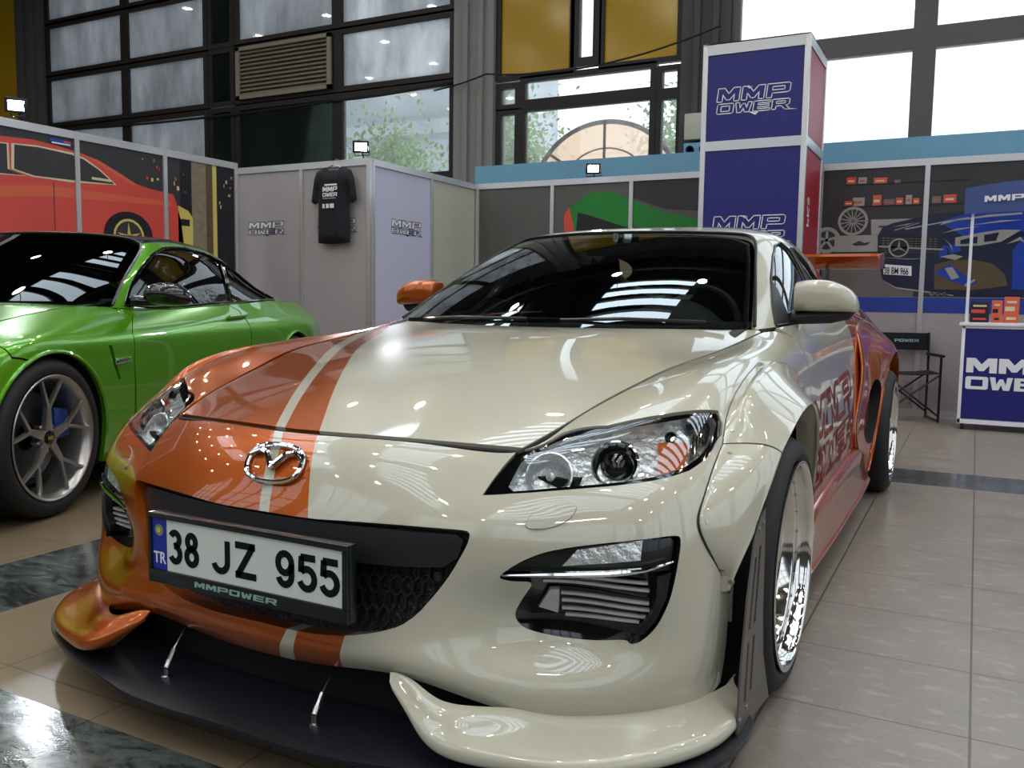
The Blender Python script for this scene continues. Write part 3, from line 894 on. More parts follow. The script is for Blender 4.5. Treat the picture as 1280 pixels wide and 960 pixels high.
# ---- rear quarters, tail
ar = arch_poly(ring, 2.70, .335, .375, 14.9, 20, a0=-8, a1=188)
qo = [(14.92, .05), (14.87, 3.6), (15.02, 5.94), (15.44, 7.4), (15.57, 8.97), (16.5, 8.99), (17.5, 8.99), (18.5, 8.99), (19.3, 8.99), (19.3, 4), (19.3, .05), (ar[-1][0], .05)] + ar[::-1] + [(ar[0][0], .05)]
for sg in (1, -1):
    panel('rear_quarter', ring, qo if sg > 0 else mirS(qo), [M['orange']], car, step=.14, flange=.02)
for sg in (1, -1):
    to = [(19.32, .05), (19.32, 8.99), (20.5, 8.99), (21.99, 8.99), (21.99, 4), (21.99, .05)]
    lo_ = [(19.5, 5.6), (19.5, 7.4), (20.6, 7.4), (20.6, 5.6)]
    tb = panel('rear_bumper', ring, to if sg > 0 else mirS(to), [M['orange']], car, holes=[lo_ if sg > 0 else mirS(lo_)], step=.16, flange=.02)
    panel('tail_light', ring, lo_ if sg > 0 else mirS(lo_), [mat('red_lamp', (150, 12, 14), .12, coat=1)] if sg > 0 else [bpy.data.materials['red_lamp']], tb, off=-.006, flange=0)

# ---- overfenders (front): table rows from the seam on the body to the lip and back inside
seam3 = [tuple(p) for p in ring.ev(D['seam'])]
SEAM = seam3 + [(.800, .25, .800), (.822, .40, .765), (.858, .48, .66), (.872, .50, .50), (.874, .50, .33)]
LIP = [(.900,-.478,.380), (.918,-.470,.440), (.933,-.43,.495), (.943,-.395,.545), (.950,-.345,.595), (.953,-.285,.635), (.955,-.22,.668), (.955,-.15,.692), (.956,-.07,.710), (.956,.02,.716), (.955,.10,.708), (.951,.20,.670), (.943,.295,.60), (.932,.355,.50), (.918,.39,.40), (.905,.40,.30)]
T_ = []
for i, (a, b) in enumerate(zip(SEAM, LIP)):
    a, b = np.array(a), np.array(b)
    k = min(1, i / 2)
    row = [a + [-.004, 0, -.002], a + [.004, 0, .002], a + (b - a) * .33 + np.array([.012, 0, .010]) * k, a + (b - a) * .68 + np.array([.012, 0, .012]) * k, b + [-.003, 0, .006], b, b + [-.022, 0, -.004], b + [-.055, 0, .0]]
    cr_ = {6: (.885, -.27, .715), 7: (.880, -.20, .748), 8: (.875, -.10, .772), 9: (.872, .02, .784), 10: (.870, .13, .786), 11: (.872, .26, .778), 12: (.888, .38, .728), 13: (.902, .44, .62)}.get(i)
    if cr_:
        row[3] = np.array(cr_); row[2] = (a + row[3]) / 2 + [0, 0, .010]
    T_.append(row)
T_ = np.array(T_)
ofF = {}
for sg, m in ((1, M['white']), (-1, M['orange'])):
    ofF[sg] = []
    for (a, b_) in ((0, 5), (5, 15)):
        seg = T_[a:b_ + 1]
        o = patch('overfender', seg, m, car, nu=5, nv=4, thick=.003, mirror=sg < 0)
        ofF[sg].append(o)
        tr = MB(); tr.tube([tuple(p) for p in Surf(seg, 2).ev([(u, .55) for u in np.linspace(0, len(seg) - 1, 50)])], .0042, 6)
        if a == 5: tr.tube([tuple(p) for p in Surf(seg, 2).ev([(0.0, u) for u in np.linspace(.6, 5.0, 20)])], .0040, 6)
        if sg < 0: tr.v = [(-x, y, z) for x, y, z in tr.v]
        tr.build('edge_trim', M['black_plastic'], o, smooth=True)
        S_ = Surf(seg, 2)
        for st in ([(.7, 1.25), (2.2, 1.25), (4.6, 1.4), (.25, 4.4)] if a == 0 else [(.5, 1.4), (3.2, 1.4), (6.5, 1.4), (8.5, 1.4)]):
            p, n = V(S_.ev([st])[0]), V(S_.nrm([st])[0])
            if n.x < 0: n = -n
            Q = n.to_track_quat('Z', 'Y').to_matrix().to_4x4(); Q.translation = p
            bo_ = MB(); b0 = 0; bo_.lathe([(.0075, -.001), (.0075, .0015), (.005, .0025), (.0045, .004), (.001, .004)], 12, 'Z')
            bo_.v = [tuple(Q @ V(v)) for v in bo_.v]
            if sg < 0: bo_.v = [(-x, y, z) for x, y, z in bo_.v]
            bo_.build('bolt', M['steel'], o, smooth=True)

# rear overfenders
SR = [(.880, 1.90, .30), (.880, 1.78, .37), (.872, 1.80, .46), (.872, 1.94, .58), (.862, 2.06, .68), (.842, 2.12, .77), (.815, 2.22, .84), (.800, 2.40, .875), (.792, 2.62, .885), (.792, 2.86, .882), (.795, 3.05, .86), (.805, 3.18, .80), (.83, 3.22, .70), (.85, 3.22, .58), (.86, 3.2, .44), (.86, 3.17, .30)]
LR = [(.893, 2.18, .150), (.905, 2.23, .24), (.915, 2.27, .34), (.923, 2.31, .44), (.930, 2.355, .53), (.936, 2.41, .605), (.942, 2.48, .665), (.948, 2.57, .705), (.952, 2.66, .725), (.955, 2.76, .725), (.955, 2.86, .705), (.952, 2.95, .66), (.948, 3.02, .59), (.942, 3.06, .50), (.935, 3.08, .40), (.925, 3.08, .30)]
TR = []
for i, (a, b) in enumerate(zip(SR, LR)):
    a, b = np.array(a), np.array(b)
    TR.append([a + [-.006, 0, 0], a + [.010, .01, .003], a + (b - a) * .35 + [.006, 0, .004], a + (b - a) * .70 + [.012, 0, .010], b + [-.002, 0, .006], b, b + [-.025, .004, -.006], b + [-.07, .006, -.008]])
for sg in (1, -1):
    if sg > 0:
        SR_ = Surf(TR[::-1], 2)
        duct = rounded([(15 - a, b_) for a, b_ in [(1.3, 2.35), (1.5, 3.3), (2.4, 3.75), (3.6, 3.8), (4.3, 3.3), (4.2, 2.5), (3.3, 2.0), (2.1, 1.9)]], .25, 2)
        full = [(0, 0), (15, 0), (15, 7), (0, 7)]
        o = panel('rear_overfender', SR_, [(.01, .01), (14.99, .01), (14.99, 6.99), (.01, 6.99)], [M['orange'], M['dark_under']], car, holes=[duct], step=.12, flange=.004, hflange=.05, hmat=1)
        panel('duct_back', SR_, duct, [M['dark_under']], o, off=-.05, flange=0)
        oRF = o
    else:
        o = copy_part(oRF, car, True)
    tr = MB(); tr.tube([tuple(p) for p in Surf(TR, 2).ev([(u, .8) for u in np.linspace(0, 15, 80)])], .003, 6)
    if sg < 0: tr.v = [(-x, y, z) for x, y, z in tr.v]
    tr.build('edge_trim', M['black_plastic'], o, smooth=True)

# ---- side skirts
SK = []
for y, zt, xo, zb in [(.44, .255, .890, .135), (.60, .275, .895, .128), (.9, .295, .898, .124), (1.2, .31, .90, .122), (1.5, .32, .900, .124), (1.8, .33, .902, .126), (2.05, .30, .902, .130), (2.22, .22, .900, .138)]:
    SK.append([(.868, y, zt + .012), (.884, y, zt + .004), (.892, y, zt - .03), (.886 + (xo - .885) * .3, y, zt * .55 + zb * .45), (xo - .008, y, zb + .020), (xo, y, zb + .006), (xo - .004, y, zb - .004), (xo - .06, y, zb - .006)])
for sg in (1, -1):
    o = patch('side_skirt', SK, [M['orange'], M['white']], car, nu=6, nv=4, thick=.006, mirror=sg < 0,
              fm=(lambda c: 1 if (c.y < .60 + (c.z - .13) * .35 and c.y > .535 + (c.z - .13) * .35) or c.y < .50 else 0) if sg > 0 else None)

# ---- front lip corners
LT = [(.338,-.850,.228), (.388,-.856,.218), (.450,-.872,.194), (.520,-.852,.184), (.588,-.795,.172), (.66,-.752,.160), (.745,-.700,.159), (.82,-.620,.160), (.868,-.525,.157), (.890,-.45,.155), (.897,-.40,.16)]
LB = [(.345,-.862,.214), (.405,-.885,.178), (.455,-.905,.150), (.515,-.905,.134), (.60,-.875,.124), (.70,-.835,.120), (.79,-.775,.119), (.865,-.69,.119), (.915,-.59,.119), (.930,-.50,.120), (.932,-.43,.122)]
TL = []
for i, (a, b) in enumerate(zip(LT, LB)):
    a, b = np.array(a), np.array(b); k = min(1, i / 3)
    TL.append([a + np.array([-.0, .030, .004]) * k, a, a + (b - a) * .45 + np.array([0, 0, .002]) * k, b + (a - b) * .12 + np.array([.0, -.001, .010]) * k, b, b + np.array([-.004, .008, -.012]) * k, b + np.array([-.02, .05, -.016]) * k])
for sg, m in ((1, M['white']), (-1, M['orange'])):
    o = patch('front_lip', TL, m, car, nu=6, nv=4, thick=.004, mirror=sg < 0)

# ---- splitter
so_ = [(0, -.972), (.14, -.978), (.28, -.972), (.42, -.935), (.55, -.90), (.66, -.86), (.76, -.812), (.84, -.757), (.90, -.69), (.94, -.61), (.955, -.52), (.955, -.44), (.93, -.385), (.60, -.36), (0, -.36)]
sp_ = [(x, y) for x, y in so_] + [(-x, y) for x, y in so_[::-1][1:-1]]
sp_ = rounded(sp_[:], .22, 1)
mb = MB(); mb.prism(sp_, .086, .097)
splitter = mb.build('splitter', M['splitter'], car, bevel=.002)
for (a, b_) in (((-.265, -.872, .10), (-.283, -.80, .185)), ((.175, -.885, .10), (.157, -.80, .18))):
    a, b_ = V(a), V(b_)
    r = MB(); d_ = b_ - a
    r.lathe([(.011, 0), (.011, .004), (.006, .006), (.006, .02), (.001, .02)], 14, 'Z', c=tuple(a - V((0, 0, .003))))
    s1 = a + V((0, 0, .018))
    r.tube([s1, s1 + d_ * .16], .0075, 10)
    r.tube([s1 + d_ * .14, s1 + d_ * .40], .0055, 6)
    r.tube([s1 + d_ * .4, b_], .0030, 8)
    r.build('support_rod', M['steel'], car, smooth=True)
# dark chin behind the band, joining bumper and splitter
chin = []
for x, y in [(0, -.80), (.2, -.795), (.4, -.77), (.55, -.70), (.7, -.61), (.8, -.50), (.84, -.38)]:
    chin.append([(x, y + .02, .215), (x, y + .03, .17), (x, y + .035, .13), (x, y + .04, .09)])
patch('chin_panel', mirror_table(chin), M['dark_under'], car, nu=3, nv=2, thick=.004)

# ---- slotted side plates in front of the front wheels
def side_plate(sg):
    # outline in (y, z), plane leaning slightly
    P = [(-.512, .100), (-.505, .23), (-.478, .36), (-.438, .47), (-.395, .515), (-.345, .528), (-.330, .42), (-.318, .30), (-.290, .19), (-.235, .105), (-.20, .055), (-.33, .075)]
    xat = lambda y, z: .936 + .01 * (z - .1) 
    slots = []
    for (y0, z0, y1, z1) in [(-.448, .295, -.418, .440), (-.400, .295, -.380, .455), (-.458, .145, -.450, .270), (-.408, .150, -.400, .270)]:
        slots.append([(y0 - .010, z0), (y0 + .010, z0), (y1 + .009, z1), (y1 - .009, z1)])
    def f(u, v): return (xat(u, v), u, v)
    vs, fs = flat_polys([(P, slots)], f)
    n = len(vs); vs2 = [(x - .004, y, z) for x, y, z in vs]
    allv = vs + vs2; F = list(fs) + [tuple(n + q for q in t[::-1]) for t in fs]
    ed = {}
    for t in fs:
        for a, b_ in zip(t, t[1:] + t[:1]): ed[(a, b_)] = 1
    for (a, b_) in list(ed):
        if (b_, a) not in ed: F.append((b_, a, n + a, n + b_))
    if sg < 0: allv = [(-x, y, z) for x, y, z in allv]; F = [t[::-1] for t in F]
    o = mesh_obj('side_plate', allv, F, M['plate_grey'], car)
    for (y, z) in [(-.498, .125), (-.44, .13), (-.40, .495), (-.36, .50)]:
        r = MB(); r.lathe([(.006, .002), (.006, .004), (.001, .0045)], 12, 'X', c=(xat(y, z) - .002, y, z))
        if sg < 0: r.v = [(-a, b_, c) for a, b_, c in r.v]
        r.build('bolt', M['steel'], o, smooth=True)
side_plate(1); side_plate(-1)

# ---- badge: oval ring with a winged M
bd = MB()
bc = V((0, -.812, .604)); bn = V(ring.nrm([(0.0, 6.9)])[0]); bu = V((1, 0, 0)); bv = bn.cross(bu).normalized(); bv = bv if bv.z > 0 else -bv
pc = V(ring.ev([(0.0, 6.9)])[0]) + bn * .006
W_, H_ = .078, .044
def BP(u, v, h=0): return tuple(pc + bu * u + bv * v + bn * h)
ringp = [BP(W_ * math.cos(a) * (1 - .04 * math.cos(4 * a)), H_ * math.sin(a) * (1 - .04 * math.cos(4 * a))) for a in [2 * PI * k / 48 for k in range(48)]]
bd.tube(ringp, .0058, 8, closed=True)
wing_ = [(-.072, .014), (-.048, .026), (-.026, .020), (0, -.012), (.026, .020), (.048, .026), (.072, .014)]
fine = []
for i in range(len(wing_) - 1):
    for k in range(5): fine.append((wing_[i][0] + (wing_[i+1][0] - wing_[i][0]) * k / 5, wing_[i][1] + (wing_[i+1][1] - wing_[i][1]) * k / 5))
fine.append(wing_[-1])
bd.tube([BP(u, v, .003) for u, v in fine], [.0045 + .0045 * (1 - abs(u) / .07) for u, v in fine], 8)
bd.build('badge', M['chrome'], car, smooth=True, label='chrome winged oval badge on the nose')

# ---- number plate
pl = MB(); PY = -.900
pl.box((-.272, PY + .0, .330), (.278, PY + .020, .486)); 
pl.box((-.272, PY - .008, .474), (.278, PY, .486)); pl.box((-.272, PY - .008, .330), (.278, PY, .360)); pl.box((-.272, PY - .008, .36), (-.262, PY, .474)); pl.box((.264, PY - .008, .36), (.278, PY, .474))
plate = pl.build('number_plate', M['plate_frame'], car, bevel=.002)
mb = MB(); mb.box((-.217, PY - .0035, .3605), (.264, PY + .001, .474)); mb.build('plate_face', M['plate_white'], plate)
mb = MB(); mb.box((-.262, PY - .0035, .3605), (-.2172, PY + .001, .474)); mb.build('country_band', M['plate_blue'], plate)
mb = MB(); mb.box((-.225, PY + .012, .33), (.225, PY + .075, .46)); mb.build('plate_bracket', M['black_plastic'], plate)
def text_on(txt, size, x, z, y, m, name, parent, sx=1.0, off=0.0, ex=.0005, align='LEFT'):
    vs, fs = font_mesh(txt, size, ex, off, align)
    return mesh_obj(name, [(x + a * sx, y - c, z + b_) for a, b_, c in vs], fs, m, parent)
def ell(cx, cy, rx, ry, a0, a1, n=18): return [(cx + rx * math.cos(math.radians(a0 + (a1 - a0) * k / n)), cy + ry * math.sin(math.radians(a0 + (a1 - a0) * k / n))) for k in range(n + 1)]
STROKES = {
 '3': [ell(.46, .745, .36, .20, 155, -90) + ell(.46, .285, .40, .235, 88, -155)],
 '8': [ell(.5, .745, .33, .20, 0, 360), ell(.5, .28, .41, .235, 0, 360)],
 'J': [[(.86, .99), (.86, .34)] + ell(.47, .33, .39, .28, 0, -165)],
 'Z': [[(.04, .945), (.96, .945)], [(.86, .97), (.14, .03)], [(.04, .055), (1.0, .055)]],
 '9': [ell(.5, .67, .40, .28, 0, 360), [(.90, .67), (.90, .36)] + ell(.5, .335, .40, .285, 0, -160)],
 '5': [[(.96, .945), (.12, .945)], [(.17, .97), (.13, .50)], ell(.47, .335, .43, .285, 138, -160)]}
def plate_char(ch, x0, x1, z0, z1, w, y):
    vs, fs = [], []
    for st in STROKES[ch]:
        P = [np.array((x0 + a * (x1 - x0), z0 + b_ * (z1 - z0))) for a, b_ in st]; n = len(P); b0 = len(vs)
        closed = np.linalg.norm(P[0] - P[-1]) < 1e-5
        for k in range(n):
            a = P[k - 1] if k > 0 else (P[n - 2] if closed else P[0]); c = P[k + 1] if k < n - 1 else (P[1] if closed else P[-1])
            d = (c - a) / (np.linalg.norm(c - a) + 1e-9); nn = np.array((-d[1], d[0])) * w / 2
            for q in (P[k] + nn, P[k] - nn): vs += [(q[0], y, q[1]), (q[0], y + .0008, q[1])]
        for k in range(n - 1):
            a = b0 + 4 * k; c = a + 4
            fs += [(a, a + 2, c + 2, c), (a, c, c + 1, a + 1), (a + 2, a + 3, c + 3, c + 2)]
    return mesh_obj('plate_character', vs, fs, M['plate_ink'], plate)
for ch, x0, x1 in (('3', -.209, -.173), ('8', -.161, -.125), ('J', -.082, -.032), ('Z', -.019, .041), ('9', .095, .139), ('5', .153, .197), ('5', .209, .253)):
    plate_char(ch, x0 + .001, x1 + .001, .3815 , .4515, .0145, PY - .0045)
text_on('TR', .036, -.2585, .3745, PY - .0038, M['white_text'], 'country_code', plate, sx=.85, off=.0004)
sl = MB()
sl.lathe([(.013, 0), (.010, .0006), (.001, .0006)], 20, 'Y', c=(-.240, PY - .0042, .448)); sl.build('plate_seal', mat('seal_green', (120, 150, 96), .4), plate)
sl = MB(); sl.lathe([(.006, 0), (.001, .0006)], 12, 'Y', c=(-.240, PY - .0052, .448)); sl.build('seal_centre', mat('seal_gold', (214, 190, 110), .4), plate)
vs, fs = flat_polys(word_polys('MMPOWER', .230, .0125, .12, .10), lambda a, b_: (-.130 + a, PY - .0092, .3395 + b_))
mesh_obj('frame_lettering', vs, fs, M['teal'], plate)

# ---- wheels
def wheel(nm, x, y, zc, R, rr, wd, parent, kind):
    """x = outer face; empty placed at the hub"""
    w = bpy.data.objects.new(nm, None); w.empty_display_size = .1; w.location = (x, y, zc); link(w, parent)
    sw = .012
    t = MB()
    t.lathe([(rr + .002, -.006), (rr + .020, .004), (R - .030, .002), (R - .012, -.010), (R - .003, -.026), (R, -.045), (R, -wd + .045), (R - .003, -wd + .026), (R - .02, -wd + .004), (rr, -wd + .006)], 72, 'X')
    for g in (-.07, -.115, -.16):
        t.lathe([(R + .0006, g - .004), (R + .0006, g + .004)], 72, 'X')
    t.build('tyre', M['rubber'], w, smooth=True, angle=35)
    if kind == 'dish':
        r = MB()
        r.lathe([(rr - .002, -.004), (rr + .004, .002), (rr + .004, .006), (rr - .003, .008), (rr - .009, .004), (rr - .012, -.008), (rr - .014, -.030), (rr - .020, -.034), (rr - .034, -.036), (rr - .037, -.040), (rr - .040, -.066), (rr - .044, -.070), (rr - .058, -.073), (rr - .061, -.078), (rr - .063, -.110)], 96, 'X')
        r.build('rim_lip', M['polished'], w, smooth=True, angle=60)
        b = MB(); b.lathe([(rr - .063, -.110), (rr - .055, -.18), (rr - .03, -wd + .02), (rr, -wd + .01)], 64, 'X'); b.build('rim_barrel', M['darkalloy'], w, smooth=True)
        s = MB()
        for k in range(12):
            a = 2 * PI * k / 12
            c, d_ = math.cos(a), math.sin(a)
            s.bar((-.092, c * .045, d_ * .045), (-.108, c * (rr - .056), d_ * (rr - .056)), .030, .018, .020, .014, up=(1, 0, 0))
        s.lathe([(.001, -.078), (.030, -.080), (.050, -.086), (.056, -.110), (.001, -.112)], 32, 'X')
        s.build('wheel_spokes', M['alloy'], w, bevel=.002)
        for k in range(24):
            n = MB()
            a = 2 * PI * (k + .5) / 24; rad = rr - .027
            n.lathe([(.0042, -.037), (.0042, -.030), (.001, -.029)], 8, 'X', c=(0, rad * math.cos(a), rad * math.sin(a)))
            n.build('rim_bolt', M['steel'], w, smooth=True)
    else:
        r = MB()
        r.lathe([(rr - .002, -.006), (rr + .003, .001), (rr - .001, .004), (rr - .010, .000), (rr - .014, -.012), (rr - .022, -.020), (rr - .026, -.040), (rr - .034, -.075), (rr - .038, -.16), (rr - .01, -wd + .01)], 80, 'X')
        r.build('rim_lip', M['alloy'], w, smooth=True, angle=50)
        s = MB()
        for k in range(5):
            a = 2 * PI * k / 5 + .30
            def P(ang, rad, xx): return (xx, rad * math.cos(ang), rad * math.sin(ang))
            s.bar(P(a, .035, -.040), P(a, rr * .50, -.034), .042, .028, .026, .022, up=(1, 0, 0))
            for q in (-1, 1):
                s.bar(P(a + q * .01, rr * .47, -.034), P(a + q * .27, rr - .012, -.012), .017, .022, .013, .016, up=(1, 0, 0))
            a2 = a + PI / 5
            
        s.lathe([(.001, -.030), (.034, -.031), (.042, -.045), (.046, -.075), (.001, -.08)], 32, 'X')
        s.build('wheel_spokes', M['alloy'], w, bevel=.003)
        cp = MB(); cp.lathe([(.029, -.030), (.028, -.024), (.001, -.022)], 28, 'X'); cap = cp.build('centre_cap', M['gloss_black'], w, smooth=True)
        vs, fs = font_mesh('BBS', .020, .0006, .0010, 'CENTER')
        mesh_obj('cap_lettering', [(-.0205 + c, a * 1.15, b_ - .007) for a, b_, c in vs], fs, mat('gold_letters', (206, 168, 70), .3, metal=.7) if 'gold_letters' not in bpy.data.materials else bpy.data.materials['gold_letters'], w)
        for k in range(5):
            n = MB()
            a = 2 * PI * (k + .5) / 5 + .30
            n.lathe([(.010, -.07), (.010, -.040), (.007, -.036), (.001, -.036)], 10, 'X', c=(0, .058 * math.cos(a), .058 * math.sin(a)))
            n.build('wheel_nut', M['steel'], w, smooth=True)
    dk = MB(); dk.lathe([(.06, -.135), (rr - .07, -.135), (rr - .07, -.155), (.06, -.155)], 48, 'X', closed=True); dk.build('brake_disc', M['darkalloy'], w, smooth=True, angle=30)
    return w
w0 = wheel('wheel', .944, 0, .316, .316, .254, .245, car, 'dish')
for x, y, rz in ((-.944, 0, PI), (.957, 2.70, 0), (-.957, 2.70, PI)):
    c = copy_tree(w0, car); c.location = (x, y, .316); c.rotation_euler = (0, 0, rz)

# ---- dark inner body, floor pan and wheel wells
def inner_skin(S, parent, axles, off, holes_fn, nm='inner_body', fs_=2, ft=2):
    n, m = (S.n - 1) * fs_ + 1, (S.m - 1) * ft + 1
    A, B = np.meshgrid(np.linspace(S.s0, S.s0 + S.n - 1, n), np.linspace(0, S.m - 1, m), indexing='ij')
    st = np.stack([A.ravel(), B.ravel()], -1); X = S.ev(st) - S.nrm(st) * off
    fs = []
    for i in range(n - 1):
        for j in range(m - 1):
            q = [i * m + j, (i+1) * m + j, (i+1) * m + j + 1, i * m + j + 1]
            c = X[q].mean(0)
            if holes_fn(c, np.array([st[k] for k in q]).mean(0)): continue
            fs.append(tuple(q))
    return mesh_obj(nm, X, fs, M['dark_under'], parent)
def hf(c, st):
    for ay in (0, 2.7):
        if math.hypot(c[1] - ay, c[2] - .33) < .40 and abs(c[0]) > .6 and c[2] < .72: return True
    if c[1] < -.35 and abs(c[0]) < 1.0: return True
    return False
inner_skin(ring, car, (0, 2.7), .022, hf)
def well(parent, ay, x0, x1, r, zc):
    for sg in (1, -1):
        w = MB()
        pr = [(ay - r * math.cos(a), zc + r * math.sin(a)) for a in [math.radians(-25 + 230 * k / 20) for k in range(21)]]
        vs = [(sg * x0, y, z) for y, z in pr] + [(sg * x1, y, z) for y, z in pr]
        w.add(vs, [(i, i + 1, 22 + i, 21 + i) for i in range(20)])
        w.add([(sg * x0, y, z) for y, z in pr], [tuple(range(21))])
        w.build('wheel_well', M['dark_under'], parent, fix=False)
well(car, 0, .62, .85, .392, .33); well(car, 2.7, .62, .87, .392, .335)
fp = MB(); fp.box((-.80, -.30, .10), (.80, 3.2, .115)); fp.box((-.60, -.30, .115), (.60, .30, .60)); fp.build('floor_pan', M['dark_under'], car)
bk = MB(); bk.box((-.62, -.62, .12), (.62, -.58, .60)); bk.build('radiator', M['dark_under'], car)

# ---- greenhouse
def gmir(poly): return [(a, 12 - b_) for a, b_ in poly][::-1]
sgl = [(.62, .05), (.55, .6), (.58, 1.4), (.74, 2.2), (1.0, 2.66), (1.45, 2.84), (1.80, 2.55), (2.12, 1.83), (2.30, 1.2), (2.30, .6), (2.10, .08), (1.2, .05)]
qgl = [(2.42, .55), (2.42, 1.3), (2.24, 1.95), (1.98, 2.62), (2.30, 2.66), (2.9, 2.1), (3.35, 1.2), (3.30, .5)]
rgl = [(4.35, 3.6), (5.6, 3.3), (6.7, 3.35), (6.85, 4.5), (6.85, 7.5), (6.7, 8.65), (5.6, 8.7), (4.35, 8.4), (4.1, 7), (4.1, 5)]
ro = [(.02, .02), (.02, 4), (.02, 6), (.02, 8), (.02, 11.98), (2, 11.98), (4, 11.98), (7, 11.98), (7.98, 11.98), (7.98, 6), (7.98, .02), (7, .02), (4, .02), (2, .02)]
rfl = [(.0, -.5), (1.2, -.5), (2.5, -.5), (9, -.5), (9, 3.2), (3.9, 3.0), (2.55, 2.2), (2.5, 1.4), (2.38, .3)]
roofp = panel('roof', roof, ro, [M['white'], M['orange']], car, holes=[sgl, gmir(sgl), qgl, gmir(qgl), rgl],
   regions=[([(2.9, -1), (2.9, .6), (3.25, 1.6), (3.7, 2.7), (4.3, 3.3), (9, 3.3), (9, -1)], 1), (gmir([(2.9, -1), (2.9, .6), (3.25, 1.6), (3.7, 2.7), (4.3, 3.3), (9, 3.3), (9, -1)]), 1)], step=.12, flange=.02)
for nm, g, mt in (('side_window', sgl, 'sideglass'), ('quarter_window', qgl, 'sideglass')):
    for f in (lambda p: p, gmir):
        o = panel(nm, roof, f(g), [M[mt]], car, off=-.006, flange=0, step=.12)
        tb = MB(); dd = densify(f(g), .08); X = roof.ev(dd) + roof.nrm(dd) * .000
        tb.tube([tuple(p) for p in X], .0055, 6, closed=True); tb.build('window_seal', M['satin_black'], o, smooth=True)
panel('rear_window', roof, rgl, [M['screen']], car, off=-.004, flange=0, step=.15)
wo = [(-2.93, .02), (-2, .02), (0, .02), (2, .02), (2.93, .02), (2.95, 1), (2.95, 2), (2.93, 2.75), (2.6, 2.92), (0, 2.92), (-2.6, 2.92), (-2.93, 2.75), (-2.95, 2), (-2.95, 1)]
ws = panel('windscreen', screen, wo, [M['screen']], car, off=.002, flange=0, step=.14)
bwo = densify(wo, .12)
inn = [(s * .975, .07 + (t - .02) * .965) for s, t in wo]
panel('screen_border', screen, wo, [M['satin_black']], ws, holes=[inn], off=-.002, flange=0, step=.12)
# filler strip between hood and glass, dark cowl
cw = [[(x, .375 + .21 * (x / .68) ** 2 - .03, .862), (x, .40 + .22 * (x / .68) ** 2, .868), (x, .45 + .22 * (x / .68) ** 2, .872)] for x in (0, .17, .34, .51, .66)]
patch('cowl_panel', mirror_table(cw), M['satin_black'], car, nu=4, nv=2, thick=.004)
# frame where the roof panel meets the screen (narrow pale pillar edge)
pe = MB(); X = roof.ev([(0.0, t) for t in np.linspace(.1, 11.9, 90)]); pe.tube([tuple(p) for p in X], .006, 6); pe.build('screen_seal', M['satin_black'], car, smooth=True)
# wipers
for (a, b_, c) in (((-.46, .47, .885), (-.30, .44, .887), (-.02, .42, .893)), ((.10, .43, .893), (.30, .46, .893), (.55, .55, .893))):
    w = MB(); w.tube([V(a) + V((0, 0, .004)), V(b_) + V((0, 0, .012)), V(c) + V((0, 0, .006))], .006, 6); w.bar(V(a) + V((-.08, .02, .0)), V(c) + V((.06, .02, 0)), .008, .014)
    w.build('wiper', M['satin_black'], car)
# mirrors
def door_mirror(sg, m):
    T = []
    for x, zt, dy in [(.744, 1.028, .062), (.752, 1.039, .074), (.775, 1.045, .084), (.81, 1.047, .090), (.85, 1.044, .090), (.885, 1.034, .086), (.915, 1.018, .076), (.938, .998, .058), (.950, .974, .034)]:
        row = []; zb = .934 if x < .94 else .938
        zc, hz = (zt + zb) / 2, (zt - zb) / 2
        for k in range(17):
            a = 2 * PI * k / 16 + PI / 2
            ca, sa = math.cos(a), math.sin(a)
            cy_ = math.copysign(abs(ca) ** .62, ca); cz_ = math.copysign(abs(sa) ** .62, sa)
            row.append((x, 1.03 + dy * cy_ * (1 if cy_ < 0 else .35), zc + hz * cz_))
        T.append(row)
    T = [[(T[0][0][0] + .0, 1.03, T[0][8][2] * .5 + T[0][0][2] * .5)] * 17] + T + [[(.953, 1.03, .956)] * 17]
    T = np.array(T)
    S = Surf(T, 2)
    mb = MB(); n, mm = (S.n - 1) * 4 + 1, (S.m - 1) * 3 + 1
    A, B = np.meshgrid(np.linspace(0, S.n - 1, n), np.linspace(0, S.m - 1, mm), indexing='ij')
    X = S.ev(np.stack([A.ravel(), B.ravel()], -1))
    fs = [(i * mm + j, (i+1) * mm + j, (i+1) * mm + j + 1, i * mm + j + 1) for i in range(n - 1) for j in range(mm - 1)]
    root = bpy.data.objects.new('door_mirror', None); link(root, car)
    mb.add([(sg * x, y, z) for x, y, z in X], fs); mb.build('mirror_cap', m, root, smooth=True, angle=70)
    b = MB()
    path = [(.70, 1.0, .905), (.74, 1.01, .912), (.80, 1.02, .917), (.86, 1.02, .920), (.915, 1.03, .930), (.94, 1.03, .945)]
    b.tube([(sg * x, y, z) for x, y, z in path], [.026, .024, .026, .026, .022, .010], 12)
    b.bar((sg * .715, .93, .900), (sg * .722, 1.04, .912), .03, .05)
    b.build('mirror_base', M['black_plastic'], root, smooth=True)
    g = MB(); g.lathe([(.001, .0), (.05, .0), (.052, -.004)], 24, 'Y'); g.v = [(sg * (.84 + x * 1.6), 1.062 + y, .985 + z * .95) for x, y, z in g.v]; g.build('mirror_glass', M['chrome'], root)
    # black sail in the window corner
    sl = [(.58, .10), (.56, .5), (.60, 1.30), (.80, 1.0), (1.05, .35), (1.1, .10)]
    panel('mirror_sail', roof, sl if sg > 0 else gmir(sl), [M['black_plastic']], root, off=.003, flange=.008, step=.1)
door_mirror(1, M['white']); door_mirror(-1, M['orange'])

